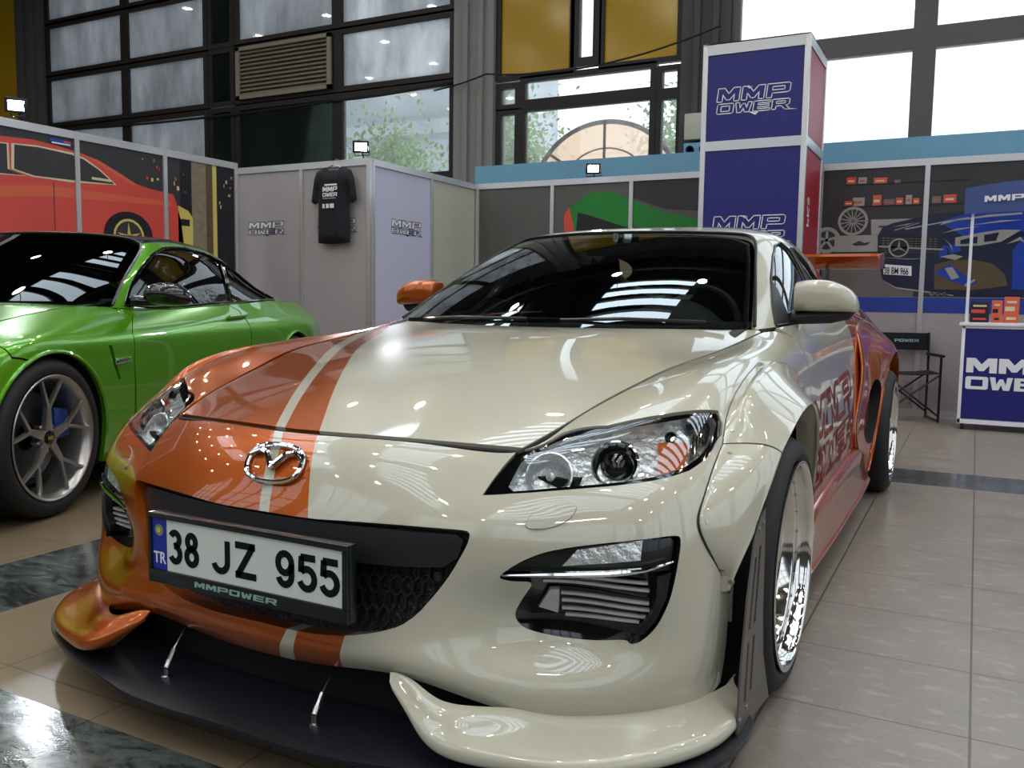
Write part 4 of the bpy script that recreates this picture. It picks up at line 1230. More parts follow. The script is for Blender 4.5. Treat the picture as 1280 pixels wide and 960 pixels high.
# ---- rear wing
wg = MB()
prof = [(-.16, .035), (-.12, .022), (-.05, .004), (.02, .0), (.09, .012), (.13, .035), (.135, .042), (.09, .024), (.02, .014), (-.05, .018), (-.12, .035), (-.158, .043)]
K = 24; base = []
for k in range(K + 1):
    x = -.80 + 1.6 * k / K
    base += [(x, 3.36 + a * 1.05, 1.175 + b_ * 1.9) for a, b_ in prof]
n = len(prof)
fs = [(k * n + j, k * n + (j + 1) % n, (k + 1) * n + (j + 1) % n, (k + 1) * n + j) for k in range(K) for j in range(n)] + [tuple(range(n))[::-1], tuple(K * n + j for j in range(n))]
wg.add(base, fs)
wing = wg.build('rear_wing', M['orange'], car, smooth=True)
for sg in (1, -1):
    e = MB(); e.prism([(3.19, 1.19), (3.52, 1.18), (3.535, 1.285), (3.19, 1.25)], .80, .808, lambda u, v, h: (sg * h, u, v)); e.build('end_plate', M['orange'], wing, bevel=.001)
    e = MB(); e.prism([(3.30, .94), (3.42, .94), (3.40, 1.19), (3.32, 1.19)], .50, .51, lambda u, v, h: (sg * h, u, v)); e.build('wing_support', M['satin_black'], wing)

# ---- interior
d = MB()
T = []
for x in (-.66, -.4, 0, .4, .66):
    T.append([(x, .50, .845), (x, .60, .865), (x, .80, .885), (x, .95, .875), (x, 1.02, .80), (x, 1.02, .60)])
T = T[::-1]
patch('dashboard', T, M['interior'], car, nu=3, nv=3, thick=.01)
d = MB(); d.lathe([(.13, .62), (.13, .60)], 3, 'Z')
h = MB(); h.lathe([(.001, 0), (.001, .001)], 3, 'Z')
def binnacle():
    T = []
    for x, hh in ((.16, .0), (.22, .05), (.32, .075), (.42, .06), (.50, .0)):
        T.append([(x, .84, .875), (x, .88, .885 + hh * .8), (x, .95, .89 + hh), (x, 1.02, .87 + hh * .7)])
    patch('instrument_hood', T[::-1], M['interior'], car, nu=3, nv=3, thick=.006)
binnacle()
sw = MB(); Q = Matrix.Translation((.34, 1.14, .86)) @ Matrix.Rotation(math.radians(68), 4, 'X')
sw.tube([Q @ V((.175 * math.cos(a), .175 * math.sin(a), 0)) for a in [2 * PI * k / 36 for k in range(36)]], .014, 8, closed=True)
for a in (0, PI, PI * 1.5): sw.bar(Q @ V((0, 0, -.01)), Q @ V((.17 * math.cos(a), .17 * math.sin(a), 0)), .05, .012)
sw.build('steering_wheel', M['interior'], car, smooth=True)
for x in (-.36, .36):
    T = []
    for q in (-1, -.8, -.35, .35, .8, 1):
        row = []
        for (y, z, w) in ((1.95, .36, .22), (1.93, .55, .25), (1.90, .75, .25), (1.88, .92, .22), (1.87, 1.0, .13), (1.86, 1.10, .12), (1.87, 1.145, .09)):
            row.append((x + q * w, y - .05 * (abs(q) > .7) - 0 * w, z))
        T.append(row)
    o = patch('seat', T[::-1], M['seat'], car, nu=3, nv=3, thick=.08)
    cs_ = MB(); cs_.box((x - .24, 1.35, .28), (x + .24, 1.92, .42)); cs_.build('seat_cushion', M['seat'], o, bevel=.04)
bs = MB(); bs.box((-.58, 2.35, .30), (.58, 2.55, .88)); bs.build('rear_bench', M['seat'], car, bevel=.04)
rv = MB(); rv.box((-.11, 1.13, 1.145), (.11, 1.15, 1.195)); rv.bar((0, 1.15, 1.18), (0, 1.17, 1.235), .02, .02); rv.build('cabin_mirror', M['satin_black'], car, bevel=.008)
st_ = MB(); st_.box((.50, .735, .915), (.56, .737, .945)); 

# ================================================================ green coupe
M['green'] = mat('metallic_green_paint', (84, 156, 8), .30, metal=.42, coat=1.0, coat_rough=.02, flake=.18)
M['carbon'] = mat('carbon_black', (12, 12, 14), .2, coat=.2, noise=(60, .6))
M['darkglass'] = glass('green_car_glass', (.05, .055, .055), .01, boost=.85)
M['blue'] = mat('blue_caliper', (20, 60, 130), .3, coat=.5)
gcar = thing('coupe', 'metallic green coupe with black roof and forged grey wheels beside the white car', 'car', (-3.021, -.1375, 0), math.radians(20.6465))
TOPR = 6.99
axf = arch_poly(gring, 0, .345, .372, 3.5, 11, a0=-6, a1=186)
axr = arch_poly(gring, 2.812, .345, .372, 11, 17.2, a0=-6, a1=186)
# hood
gho = [(-1.97, .1), (0, .08), (1.97, .1), (1.98, 3), (1.98, 6.5), (1.9, 6.9), (0, 6.95), (-1.9, 6.9), (-1.98, 6.5), (-1.98, 3)]
panel('hood', ghood, gho, [M['green']], gcar, step=.10, flange=.02)
# front bumper
lampG = [(2.55, 5.9), (2.7, 4.7), (3.4, 4.6), (4.3, 4.9), (4.55, 5.7), (4.1, 6.3), (3.2, 6.2)]
kid = [(.12, 3.6), (.12, 5.3), (1.1, 5.3), (1.4, 4.6), (1.2, 3.6)]
lowm = [(0, .6), (1.6, .6), (1.9, 2.2), (1.4, 2.8), (0, 2.8)]; lowm = lowm[:-1] + [(-s, t) for s, t in lowm[::-1][:-1]]
ks = int(np.argmin([abs(p[0] - 5.62) + abs(p[1] - 3.75) * .5 for p in axf]))
bo2 = [(0, 6.95), (1.95, 6.93), (2.6, 6.93), (4.2, 6.9), (4.9, 4.3), (5.4, 3.95)] + axf[:ks + 1][::-1] + [(axf[0][0], .05), (0, .05)]
bo2 = bo2[:-1] + [(-s, t) for s, t in bo2[::-1][:-1]]
gb = panel('front_bumper', gring, bo2, [M['green']], gcar, holes=[lampG, mirS(lampG), kid, mirS(kid), lowm], step=.12, flange=.02, hflange=.05)
for f in (lambda p: p, mirS):
    h = panel('headlight', gring, f(lampG), [M['reflector']], gcar, off=-.03, flange=0)
    panel('lens_cover', gring, f(lampG), [M['lens']], h, off=0, flange=0)
    panel('kidney_grille', gring, f(kid), [M['mesh']], gcar, off=-.03, flange=0)
panel('lower_grille', gring, lowm, [M['mesh']], gcar, off=-.04, flange=0)
# fender with side vent
vent = [(7.80, 4.55), (7.95, 3.6), (8.06, 2.95), (8.25, 2.90), (8.10, 3.5), (7.98, 4.35), (8.10, 4.60)]
fo2 = [(2.02, 6.93), (4.3, 6.93), (6, 6.97), (8.0, 6.97), (8.95, 6.97), (9.0, 6.5), (9.15, 6.0), (8.72, 5.0), (8.60, 3.5), (8.55, .05), (axf[-1][0], .05)] + axf[ks:][::-1] + [(5.42, 4.02), (4.92, 4.38), (4.23, 6.86)]
DG = 8.6
for sg in (1, -1):
    f = (lambda p: p) if sg > 0 else mirS
    o = panel('front_fender', gring, f(fo2), [M['green']], gcar, holes=[f([(7.74, 4.45), (7.86, 3.6), (8.02, 2.85), (8.10, 2.9), (7.97, 3.6), (7.86, 4.42)])], step=.10, flange=.02, hflange=.02)
    if sg > 0:
        b = MB(); X = gring.ev([(7.90, 3.60), (8.42, 3.68)]) + gring.nrm([(7.90, 3.60), (8.42, 3.68)]) * .006
        b.bar(X[0], X[1], .020, .012, up=(1, 0, 0)); X2 = X + np.array([.004, 0, .012]); b.bar(X2[0], X2[1], .006, .02, up=(1, 0, 0)); b.build('vent_trim', M['chrome'], o, bevel=.002)
    # arch lip
    lip = MB(); X = gring.ev(f(axf)) + gring.nrm(f(axf)) * .004; lip.tube([tuple(p) for p in X], .009, 8); lip.build('arch_lip', M['green'], o, smooth=True)
dg = [(8.63, .05), (8.64, 3.5), (8.75, 5.0), (9.18, 6.0), (9.04, 6.5), (9.02, 6.97), (10, 6.97), (12.05, 6.97), (12.30, 6.2), (12.38, 5), (12.3, 3), (12.2, .05)]
for sg in (1, -1):
    f = (lambda p: p) if sg > 0 else mirS
    o = panel('door', gring, f(dg), [M['green']], gcar, step=.12, flange=.02)
    hp = [(11.72, 5.52), (12.0, 5.58), (12.30, 5.60)]
    X = gring.ev(f(hp)) + gring.nrm(f(hp)) * .022
    h = MB(); h.tube([tuple(p) for p in X] if sg > 0 else [tuple(p) for p in X[::-1]], [.012, .014, .011], 10)
    X0 = gring.ev(f(hp))
    h.tube([tuple(X0[0]), tuple(X[0])], .010, 8); h.tube([tuple(X0[-1]), tuple(X[-1])], .010, 8)
    h.build('door_handle', M['green'], o, smooth=True)
    c = rounded([(11.7, 5.3), (11.7, 5.75), (12.28, 5.85), (12.28, 5.35)], .25, 2)
    panel('handle_recess', gring, f(c), [M['green']], o, off=.0012, flange=0, step=.05)
qg2 = [(12.24, .05), (12.34, 3), (12.42, 5), (12.34, 6.2), (12.09, 6.97), (14, 6.97), (16, 6.97), (17.2, 6.97), (17.2, 3.5), (17.2, .05), (axr[-1][0], .05)] + axr[::-1] + [(axr[0][0], .05)]
for sg in (1, -1):
    f = (lambda p: p) if sg > 0 else mirS
    o = panel('rear_quarter', gring, f(qg2), [M['green']], gcar, step=.13, flange=.02)
    lip = MB(); X = gring.ev(f(axr)) + gring.nrm(f(axr)) * .004; lip.tube([tuple(p) for p in X], .009, 8); lip.build('arch_lip', M['green'], o, smooth=True)
tg = [(17.22, .05), (17.22, 6.97), (18.5, 6.97), (20, 6.97), (20, .05)]
tg = tg[:3] + [(19.98, 6.97), (19.98, .05)]
tlg = [(17.45, 4.4), (17.45, 5.9), (19.0, 5.9), (19.0, 4.4)]
for sg in (1, -1):
    f = (lambda p: p) if sg > 0 else mirS
    panel('rear_bumper', gring, f(tg), [M['green']], gcar, holes=[f(tlg)], step=.15, flange=.02)
    panel('tail_light', gring, f(tlg), [bpy.data.materials['red_lamp']], gcar, off=.004, flange=.02)
# crease highlights: shoulder line raised strip is part of the surface; sill
sk = MB()
for sg in (1, -1):
    o = patch('side_skirt', [[(.890, y, .24), (.915, y, .20), (.925, y, .165), (.86, y, .150)] for y in (.42, .9, 1.5, 2.1, 2.42)], M['green'], gcar, nu=3, nv=3, thick=.004, mirror=sg < 0)
# roof and glass
gmirr = lambda P: [(a, 12 - b_) for a, b_ in P][::-1]
gsw = [(.35, .12), (.42, .9), (.60, 1.9), (.78, 2.50), (1.25, 2.90), (2.1, 3.03), (3.2, 2.95), (3.55, 2.85), (3.18, .12), (2, .08), (1, .08)]
gqw = [(3.26, .12), (3.62, 2.82), (4.2, 2.55), (4.8, 1.85), (5.25, 1.05), (5.42, .45), (5.35, .15), (4.4, .08)]
grg = [(3.9, 3.5), (5.4, 3.3), (6.5, 3.5), (6.6, 6), (6.5, 8.5), (5.4, 8.7), (3.9, 8.5), (3.7, 6)]
gro = [(.02, .02), (.02, 6), (.02, 11.98), (4, 11.98), (7.98, 11.98), (7.98, 6), (7.98, .02), (4, .02)]
blackroof = [(-1, 3.35), (.0, 3.35), (1.0, 3.38), (2.5, 3.4), (3.65, 3.35), (3.65, 8.65), (2.5, 8.6), (1.0, 8.62), (0, 8.65), (-1, 8.65)]
rp = panel('roof', groof, gro, [M['green'], M['carbon']], gcar, holes=[gsw, gmirr(gsw), gqw, gmirr(gqw), grg], regions=[(blackroof, 1)], step=.11, flange=.02)
for nm, g in (('side_window', gsw), ('quarter_window', gqw)):
    for f in (lambda p: p, gmirr):
        o = panel(nm, groof, f(g), [M['darkglass']], gcar, off=-.006, flange=0, step=.12)
        tb = MB(); dd = densify(f(g), .08); X = groof.ev(dd)
        tb.tube([tuple(p) for p in X], .009, 6, closed=True); tb.build('window_seal', M['gloss_black'], o, smooth=True)
for f in (lambda p: p, gmirr):
    tb = MB(); X = groof.ev(f([(u, .06) for u in np.linspace(.5, 5.4, 30)])) 
    tb.tube([tuple(p + [0, 0, .002]) for p in X], .006, 6); tb.build('belt_trim', M['chrome'], rp, smooth=True)
panel('rear_window', groof, grg, [M['darkglass']], gcar, off=-.004, flange=0, step=.15)
gwo = [(-2.95, .02), (0, .02), (2.95, .02), (2.96, 1.5), (2.93, 2.75), (2.6, 2.93), (0, 2.93), (-2.6, 2.93), (-2.93, 2.75), (-2.96, 1.5)]
panel('windscreen', gscreen, gwo, [M['darkglass']], gcar, off=.002, flange=0, step=.14)
cw = [[(x, .41 + .26 * (x / .68) ** 2, .908), (x, .45 + .26 * (x / .68) ** 2, .912), (x, .50 + .26 * (x / .68) ** 2, .918)] for x in (0, .17, .34, .51, .69)]
patch('cowl_panel', mirror_table(cw), M['satin_black'], gcar, nu=4, nv=2, thick=.004)
pe = MB(); X = groof.ev([(0.0, t) for t in np.linspace(.1, 11.9, 90)]); pe.tube([tuple(p) for p in X], .008, 6); pe.build('screen_seal', M['satin_black'], gcar, smooth=True)
# carbon mirror
def gmirror(sg):
    root = bpy.data.objects.new('door_mirror', None); link(root, gcar)
    T = []
    for x, zc, hz, dy in [(.835, .965, .028, .050), (.86, .968, .050, .08), (.90, .970, .060, .090), (.95, .970, .062, .094), (1.0, .966, .057, .090), (1.04, .958, .045, .075), (1.065, .950, .028, .05), (1.075, .944, .01, .02)]:
        T.append([(x, .92 + dy * math.cos(a) * (1 if math.cos(a) < 0 else .4), zc + hz * math.sin(a)) for a in [2 * PI * k / 12 for k in range(13)]])
    S = Surf(np.array(T), 2); n, mm = (S.n - 1) * 4 + 1, (S.m - 1) * 3 + 1
    A, B = np.meshgrid(np.linspace(0, S.n - 1, n), np.linspace(0, S.m - 1, mm), indexing='ij')
    X = S.ev(np.stack([A.ravel(), B.ravel()], -1)); mb = MB()
    mb.add([(sg * x, y, z) for x, y, z in X], [(i * mm + j, (i+1) * mm + j, (i+1) * mm + j + 1, i * mm + j + 1) for i in range(n - 1) for j in range(mm - 1)])
    mb.add([(sg * x, y, z) for x, y, z in T[-1]], [tuple(range(13))])
    mb.build('mirror_cap', M['carbon'], root, smooth=True, angle=80)
    b = MB(); b.tube([(sg * .77, .86, .935), (sg * .82, .89, .932), (sg * .90, .92, .930)], [.034, .030, .022], 10); b.build('mirror_base', M['gloss_black'], root, smooth=True)
    sl = [(.36, .14), (.42, .9), (.55, 1.6), (.80, .9), (1.1, .14)]
    panel('mirror_sail', groof, sl if sg > 0 else gmirr(sl), [M['gloss_black']], root, off=.002, flange=.006, step=.1)
gmirror(1); gmirror(-1)
# wheels
gw = wheel('wheel', .918, 0, .345, .345, .270, .255, gcar, 'forged')
cb = MB(); cb.prism([(.10, .12), (.20, .10), (.205, -.02), (.10, -.03)], -.16, -.07, lambda u, v, h: (h, u, v)); cb.build('brake_caliper', M['blue'], gw, bevel=.012)
for x, y, rz in ((-.918, 0, PI), (.925, 2.812, 0), (-.925, 2.812, PI)):
    c = copy_tree(gw, gcar); c.location = (x, y, .345); c.rotation_euler = (0, 0, rz)
def hf2(c, st):
    for ay in (0, 2.812):
        if math.hypot(c[1] - ay, c[2] - .345) < .40 and abs(c[0]) > .6 and c[2] < .75: return True
    return c[1] < -.4
inner_skin(gring, gcar, (0, 2.812), .022, hf2)
well(gcar, 0, .60, .89, .386, .345); well(gcar, 2.812, .60, .89, .386, .345)
fp = MB(); fp.box((-.80, -.40, .14), (.80, 3.4, .155)); fp.box((-.58, -.5, .155), (.58, .4, .62)); fp.build('floor_pan', M['dark_under'], gcar)
T = []
for x in (-.68, -.4, 0, .4, .68):
    T.append([(x, .55, .88), (x, .70, .91), (x, .95, .93), (x, 1.05, .88), (x, 1.08, .60)])
patch('dashboard', T[::-1], M['interior'], gcar, nu=3, nv=3, thick=.01)
for x in (-.38, .38):
    T = [[(x + q * w, y, z) for (y, z, w) in ((2.0, .4, .24), (1.97, .7, .26), (1.93, .95, .24), (1.92, 1.04, .13), (1.91, 1.17, .12), (1.92, 1.2, .08))] for q in (-1, -.7, 0, .7, 1)]
    patch('seat', T[::-1], M['seat'], gcar, nu=3, nv=3, thick=.08)

# ================================================================ hall and booths
def texco(nt, space='Object'):
    tc = nt.nodes.new('ShaderNodeTexCoord'); return tc.outputs[space]
def math_(nt, op, a, b=None, c=None):
    n = nt.nodes.new('ShaderNodeMath'); n.operation = op
    for i, v in enumerate((a, b, c)):
        if v is None: continue
        if isinstance(v, (int, float)): n.inputs[i].default_value = v
        else: nt.links.new(v, n.inputs[i])
    return n.outputs[0]
def mix_(nt, f, a, b):
    n = nt.nodes.new('ShaderNodeMix'); n.data_type = 'RGBA'
    if isinstance(f, (int, float)): n.inputs[0].default_value = f
    else: nt.links.new(f, n.inputs[0])
    for i, v in ((6, a), (7, b)):
        if isinstance(v, tuple): n.inputs[i].default_value = v
        else: nt.links.new(v, n.inputs[i])
    return n.outputs[2]

def floor_material():
    m, nt, b = _nodes('stone_tiles')
    co = texco(nt); sp = nt.nodes.new('ShaderNodeSeparateXYZ'); nt.links.new(co, sp.inputs[0]); X, Y = sp.outputs[0], sp.outputs[1]
    # joints
    tx, ty = .44, .40
    ux = math_(nt, 'DIVIDE', math_(nt, 'SUBTRACT', X, .91), tx); uy = math_(nt, 'DIVIDE', math_(nt, 'SUBTRACT', Y, .33), ty)
    def edge(u, w):
        fr = math_(nt, 'FRACT', u); d = math_(nt, 'MINIMUM', fr, math_(nt, 'SUBTRACT', 1.0, fr)); return math_(nt, 'LESS_THAN', d, w)
    joint = math_(nt, 'MAXIMUM', edge(ux, .0065), edge(uy, .0065))
    cb = nt.nodes.new('ShaderNodeCombineXYZ'); nt.links.new(math_(nt, 'FLOOR', ux), cb.inputs[0]); nt.links.new(math_(nt, 'FLOOR', uy), cb.inputs[1])
    wn = nt.nodes.new('ShaderNodeTexWhiteNoise'); wn.noise_dimensions = '3D'; nt.links.new(cb.outputs[0], wn.inputs['Vector'])
    n1 = nt.nodes.new('ShaderNodeTexNoise'); n1.inputs['Scale'].default_value = 5; n1.inputs['Detail'].default_value = 9; n1.inputs['Roughness'].default_value = .62; nt.links.new(co, n1.inputs['Vector'])
    n2 = nt.nodes.new('ShaderNodeTexNoise'); n2.inputs['Scale'].default_value = 85; n2.inputs['Detail'].default_value = 6; nt.links.new(co, n2.inputs['Vector'])
    mp = nt.nodes.new('ShaderNodeMapping'); mp.inputs['Scale'].default_value = (1.5, 3, 1); mp.inputs['Rotation'].default_value = (0, 0, .6); nt.links.new(co, mp.inputs['Vector'])
    n3 = nt.nodes.new('ShaderNodeTexNoise'); n3.inputs['Scale'].default_value = 9; n3.inputs['Detail'].default_value = 7; nt.links.new(mp.outputs[0], n3.inputs['Vector'])
    tile = mix_(nt, n1.outputs[0], lin((112, 104, 97)), lin((160, 152, 143)))
    f2 = math_(nt, 'MULTIPLY_ADD', n2.outputs[0], 1.6, -.45)
    tile = mix_(nt, math_(nt, 'MULTIPLY', f2, .45), tile, lin((104, 94, 84)))
    f3 = nt.nodes.new('ShaderNodeMapRange'); f3.inputs[1].default_value = .56; f3.inputs[2].default_value = .66; nt.links.new(n3.outputs[0], f3.inputs[0])
    tile = mix_(nt, math_(nt, 'MULTIPLY', f3.outputs[0], .5), tile, lin((166, 158, 149)))
    tile = mix_(nt, math_(nt, 'MULTIPLY', wn.outputs['Value'], .28), tile, lin((140, 126, 110)))
    # warmer stone on the left part of the hall
    left = math_(nt, 'LESS_THAN', X, .47)
    tile = mix_(nt, math_(nt, 'MULTIPLY', left, .72), tile, lin((112, 92, 64)))
    # dark green-grey marble bands
    wv = nt.nodes.new('ShaderNodeTexNoise'); wv.inputs['Scale'].default_value = 3.2; wv.inputs['Detail'].default_value = 10; wv.inputs['Roughness'].default_value = .7; wv.inputs['Distortion'].default_value = 1.8
    nt.links.new(mp.outputs[0], wv.inputs['Vector'])
    cr = nt.nodes.new('ShaderNodeValToRGB'); nt.links.new(wv.outputs[0], cr.inputs[0])
    cr.color_ramp.elements[0].position = .42; cr.color_ramp.elements[0].color = lin((36, 40, 40))
    cr.color_ramp.elements[1].position = .75; cr.color_ramp.elements[1].color = lin((104, 110, 106))
    def band(v, a, b_): return math_(nt, 'MULTIPLY', math_(nt, 'GREATER_THAN', v, a), math_(nt, 'LESS_THAN', v, b_))
    bands = math_(nt, 'MAXIMUM', band(Y, 2.98, 3.44), math_(nt, 'MAXIMUM', band(Y, -1.85, -.965), math_(nt, 'MULTIPLY', band(X, -1.70, -1.24), math_(nt, 'LESS_THAN', Y, 2.98))))
    colr = mix_(nt, bands, tile, cr.outputs[0])
    colr = mix_(nt, math_(nt, 'MULTIPLY', joint, .75), colr, lin((62, 54, 48)))
    nt.links.new(colr, b.inputs['Base Color'])
    rr = nt.nodes.new('ShaderNodeMapRange'); rr.inputs[3].default_value = .22; rr.inputs[4].default_value = .42; nt.links.new(n1.outputs[0], rr.inputs[0])
    nt.links.new(math_(nt, 'SUBTRACT', rr.outputs[0], math_(nt, 'MULTIPLY', bands, .16)), b.inputs['Roughness'])
    bp = nt.nodes.new('ShaderNodeBump'); bp.inputs['Strength'].default_value = .25; bp.inputs['Distance'].default_value = .003
    h = math_(nt, 'SUBTRACT', math_(nt, 'ADD', math_(nt, 'MULTIPLY', n1.outputs[0], 1.2), math_(nt, 'MULTIPLY', n3.outputs[0], .8)), joint)
    nt.links.new(h, bp.inputs['Height']); nt.links.new(bp.outputs[0], b.inputs['Normal'])
    return m

M['floor'] = floor_material()
M['frame_dark'] = mat('dark_window_frame', (26, 24, 26), .55)
M['frame_grey'] = mat('grey_window_frame', (84, 84, 84), .5)
M['concrete'] = mat('painted_concrete', (128, 130, 128), .8, noise=(3, .1))
M['concrete_dark'] = mat('dark_column', (70, 70, 72), .8, noise=(3, .1))
M['wall'] = mat('hall_wall', (70, 68, 66), .85, noise=(1.5, .1))
M['ceil'] = mat('hall_ceiling', (30, 29, 29), .9)
M['yellow'] = mat('yellow_panel', (164, 132, 10), .16, spec=.9, noise=(1.2, .08))
M['louver'] = mat('louver_metal', (128, 122, 108), .55)
M['alu'] = mat('anodised_aluminium', (196, 196, 198), .32, metal=.6)
M['panel_white'] = mat('booth_panel_white', (164, 157, 160), .6)
M['panel_lilac'] = mat('booth_panel_lilac', (186, 188, 212), .6)
M['panel_cream'] = mat('booth_panel_cream', (178, 182, 168), .6)
M['panel_grey'] = mat('booth_print_grey', (84, 84, 82), .5, noise=(4, .15))
M['print_dark'] = mat('print_dark', (48, 46, 50), .45, noise=(3, .3))
M['print_black'] = mat('print_black', (22, 20, 30), .45, noise=(6, .4))
M['print_red'] = mat('print_red', (198, 70, 60), .4, noise=(1.4, .2))
M['print_orange'] = mat('print_orange', (204, 92, 64), .4)
M['print_cream'] = mat('print_cream', (206, 194, 160), .4)
M['print_beige'] = mat('print_beige', (126, 112, 96), .5, noise=(18, .4))
M['print_olive'] = mat('print_olive', (84, 70, 48), .5, noise=(8, .3))
M['print_yellow'] = mat('print_yellow', (198, 180, 96), .4)
M['print_green'] = mat('print_green', (22, 120, 40), .4, noise=(1.5, .2))
M['print_blue'] = mat('print_blue', (20, 58, 160), .35, noise=(2.5, .45))
M['print_navy'] = mat('print_navy', (22, 28, 58), .35, noise=(3, .3))
M['print_grey'] = mat('print_grey', (150, 148, 144), .4, noise=(6, .15))
M['print_midgrey'] = mat('print_midgrey', (104, 100, 98), .4, noise=(6, .2))
M['booth_blue'] = mat('booth_blue', (28, 28, 112), .4)
M['band_blue'] = mat('belt_blue', (34, 60, 150), .45)
M['booth_red'] = mat('booth_red', (150, 26, 44), .45)
M['sky_fascia'] = mat('sky_blue_fascia', (108, 160, 190), .6, noise=(1.2, .12))
M['logo_white'] = mat('logo_white', (226, 228, 236), .4)
M['logo_dark'] = mat('logo_navy', (52, 54, 84), .4)
M['shirt'] = mat('black_cotton', (24, 26, 34), .9, noise=(20, .2))
M['wood'] = mat('brown_wood_arch', (90, 58, 44), .6)
M['foliage'] = mat('tree_leaves', (150, 176, 108), .8, noise=(5, .7))
M['outside_grey'] = mat('outside_facade', (176, 178, 180), .9, noise=(.9, .5))
M['bar_dark'] = mat('roof_truss', (30, 30, 32), .7)

def quad_mb(): return MB()
fl = MB(); fl.add([(-18, -9, 0), (8, -9, 0), (8, 9.0, 0), (-18, 9.0, 0)], [(0, 1, 2, 3)])
struct(fl.build('floor', M['floor'], fix=False))

YB = 9.0
# back wall assembled from columns, sill wall and glazing
def wbox(name, x0, x1, z0, z1, m, y0=YB, y1=YB + .2, parent=None, bevel=0):
    b = MB(); b.box((x0, y0, z0), (x1, y1, z1)); return b.build(name, m, parent, bevel=bevel)
struct(wbox('wall_back', -18, 8, 0, 2.80, M['wall']))
struct(wbox('wall_back', -18, 8, 7.6, 9.2, M['wall']))
for x0, x1, mm_ in ((-15.6, -14.78, M['concrete_dark']), (-5.55, -4.90, M['concrete']), (-2.18, -1.56, M['concrete_dark'])):
    b = MB(); b.box((x0, YB - .10, 0), (x1, YB + .3, 9)); 
    w = x1 - x0
    b.box((x0 + w * .28, YB - .16, 0), (x0 + w * .40, YB - .10, 9)); b.box((x0 + w * .66, YB - .16, 0), (x0 + w * .78, YB - .10, 9))
    struct(b.build('column', mm_))
# frosted glass, lets daylight through
def frosted(name, col, tr, dirt=0.0):
    m = bpy.data.materials.new(name); m.use_nodes = True; nt = m.node_tree; nt.nodes.clear()
    out = nt.nodes.new('ShaderNodeOutputMaterial'); t = nt.nodes.new('ShaderNodeBsdfTransparent'); t.inputs[0].default_value = lin(col)
    d = nt.nodes.new('ShaderNodeBsdfTranslucent'); d.inputs[0].default_value = lin(col)
    if dirt:
        co = texco(nt); mp = nt.nodes.new('ShaderNodeMapping'); mp.inputs['Scale'].default_value = (1.6, 1, .5); nt.links.new(co, mp.inputs[0])
        n = nt.nodes.new('ShaderNodeTexNoise'); n.inputs['Scale'].default_value = 1.3; n.inputs['Detail'].default_value = 7; n.inputs['Roughness'].default_value = .7; nt.links.new(mp.outputs[0], n.inputs['Vector'])
        cr = nt.nodes.new('ShaderNodeValToRGB'); nt.links.new(n.outputs[0], cr.inputs[0])
        c = lin(col); cr.color_ramp.elements[0].position = .32; cr.color_ramp.elements[0].color = tuple(q * (1 - dirt) for q in c[:3]) + (1,)
        cr.color_ramp.elements[1].position = .70; cr.color_ramp.elements[1].color = c
        nt.links.new(cr.outputs[0], t.inputs[0]); nt.links.new(cr.outputs[0], d.inputs[0])
    g = nt.nodes.new('ShaderNodeBsdfGlossy'); g.inputs['Roughness'].default_value = .03
    a = nt.nodes.new('ShaderNodeMixShader'); a.inputs[0].default_value = 1 - tr; nt.links.new(t.outputs[0], a.inputs[1]); nt.links.new(d.outputs[0], a.inputs[2])
    fr = nt.nodes.new('ShaderNodeFresnel'); fr.inputs[0].default_value = 1.5
    b = nt.nodes.new('ShaderNodeMixShader'); nt.links.new(fr.outputs[0], b.inputs[0]); nt.links.new(a.outputs[0], b.inputs[1]); nt.links.new(g.outputs[0], b.inputs[2])
    nt.links.new(b.outputs[0], out.inputs[0]); return m
M['pane_grey'] = frosted('smoky_pane', (238, 240, 242), .40, .42)
M['pane_clear'] = frosted('clear_pane', (234, 238, 240), .92)
M['pane_dark'] = frosted('dark_pane', (124, 134, 131), .8, .4)
wn_ = [0]
def window(x0, x1, z0, z1, pane, frame, fw=.09, fwr=None, nm=None):
    wn_[0] += 1
    fwr = fwr or fw
    b = MB()
    b.box((x0 - fw, YB - .04, z0 - fwr), (x1 + fw, YB + .06, z0)); b.box((x0 - fw, YB - .04, z1), (x1 + fw, YB + .06, z1 + fwr))
    b.box((x0 - fw, YB - .04, z0), (x0, YB + .06, z1)); b.box((x1, YB - .04, z0), (x1 + fw, YB + .06, z1))
    o = struct(b.build('window_%d' % wn_[0], frame))
    if pane is not None:
        p = MB(); p.box((x0, YB + .0, z0), (x1, YB + .012, z1)); p.build('pane', pane, o)
    return o
rows = [(2.86, 4.08), (4.26, 5.05), (5.22, 6.02), (6.18, 7.5)]
for ri, (z0, z1) in enumerate(rows):
    for x0, x1 in ((-14.68, -12.66), (-12.46, -10.60)):
        window(x0, x1, z0, z1, M['pane_grey'], M['frame_dark'], .10)
    window(-10.40, -9.98, z0, z1, M['pane_dark'], M['frame_dark'], .08)
    if ri == 0: window(-9.78, -7.82, z0, z1, M['pane_dark'], M['frame_dark'], .10)
    elif ri == 1:
        o = window(-9.78, -7.82, z0, z1, None, M['frame_dark'], .10)
    else: window(-9.78, -7.82, z0, z1, M['pane_grey'], M['frame_dark'], .10)
    window(-7.62, -5.66, z0, z1, M['pane_clear'] if ri == 0 else M['pane_grey'], M['frame_dark'], .10)
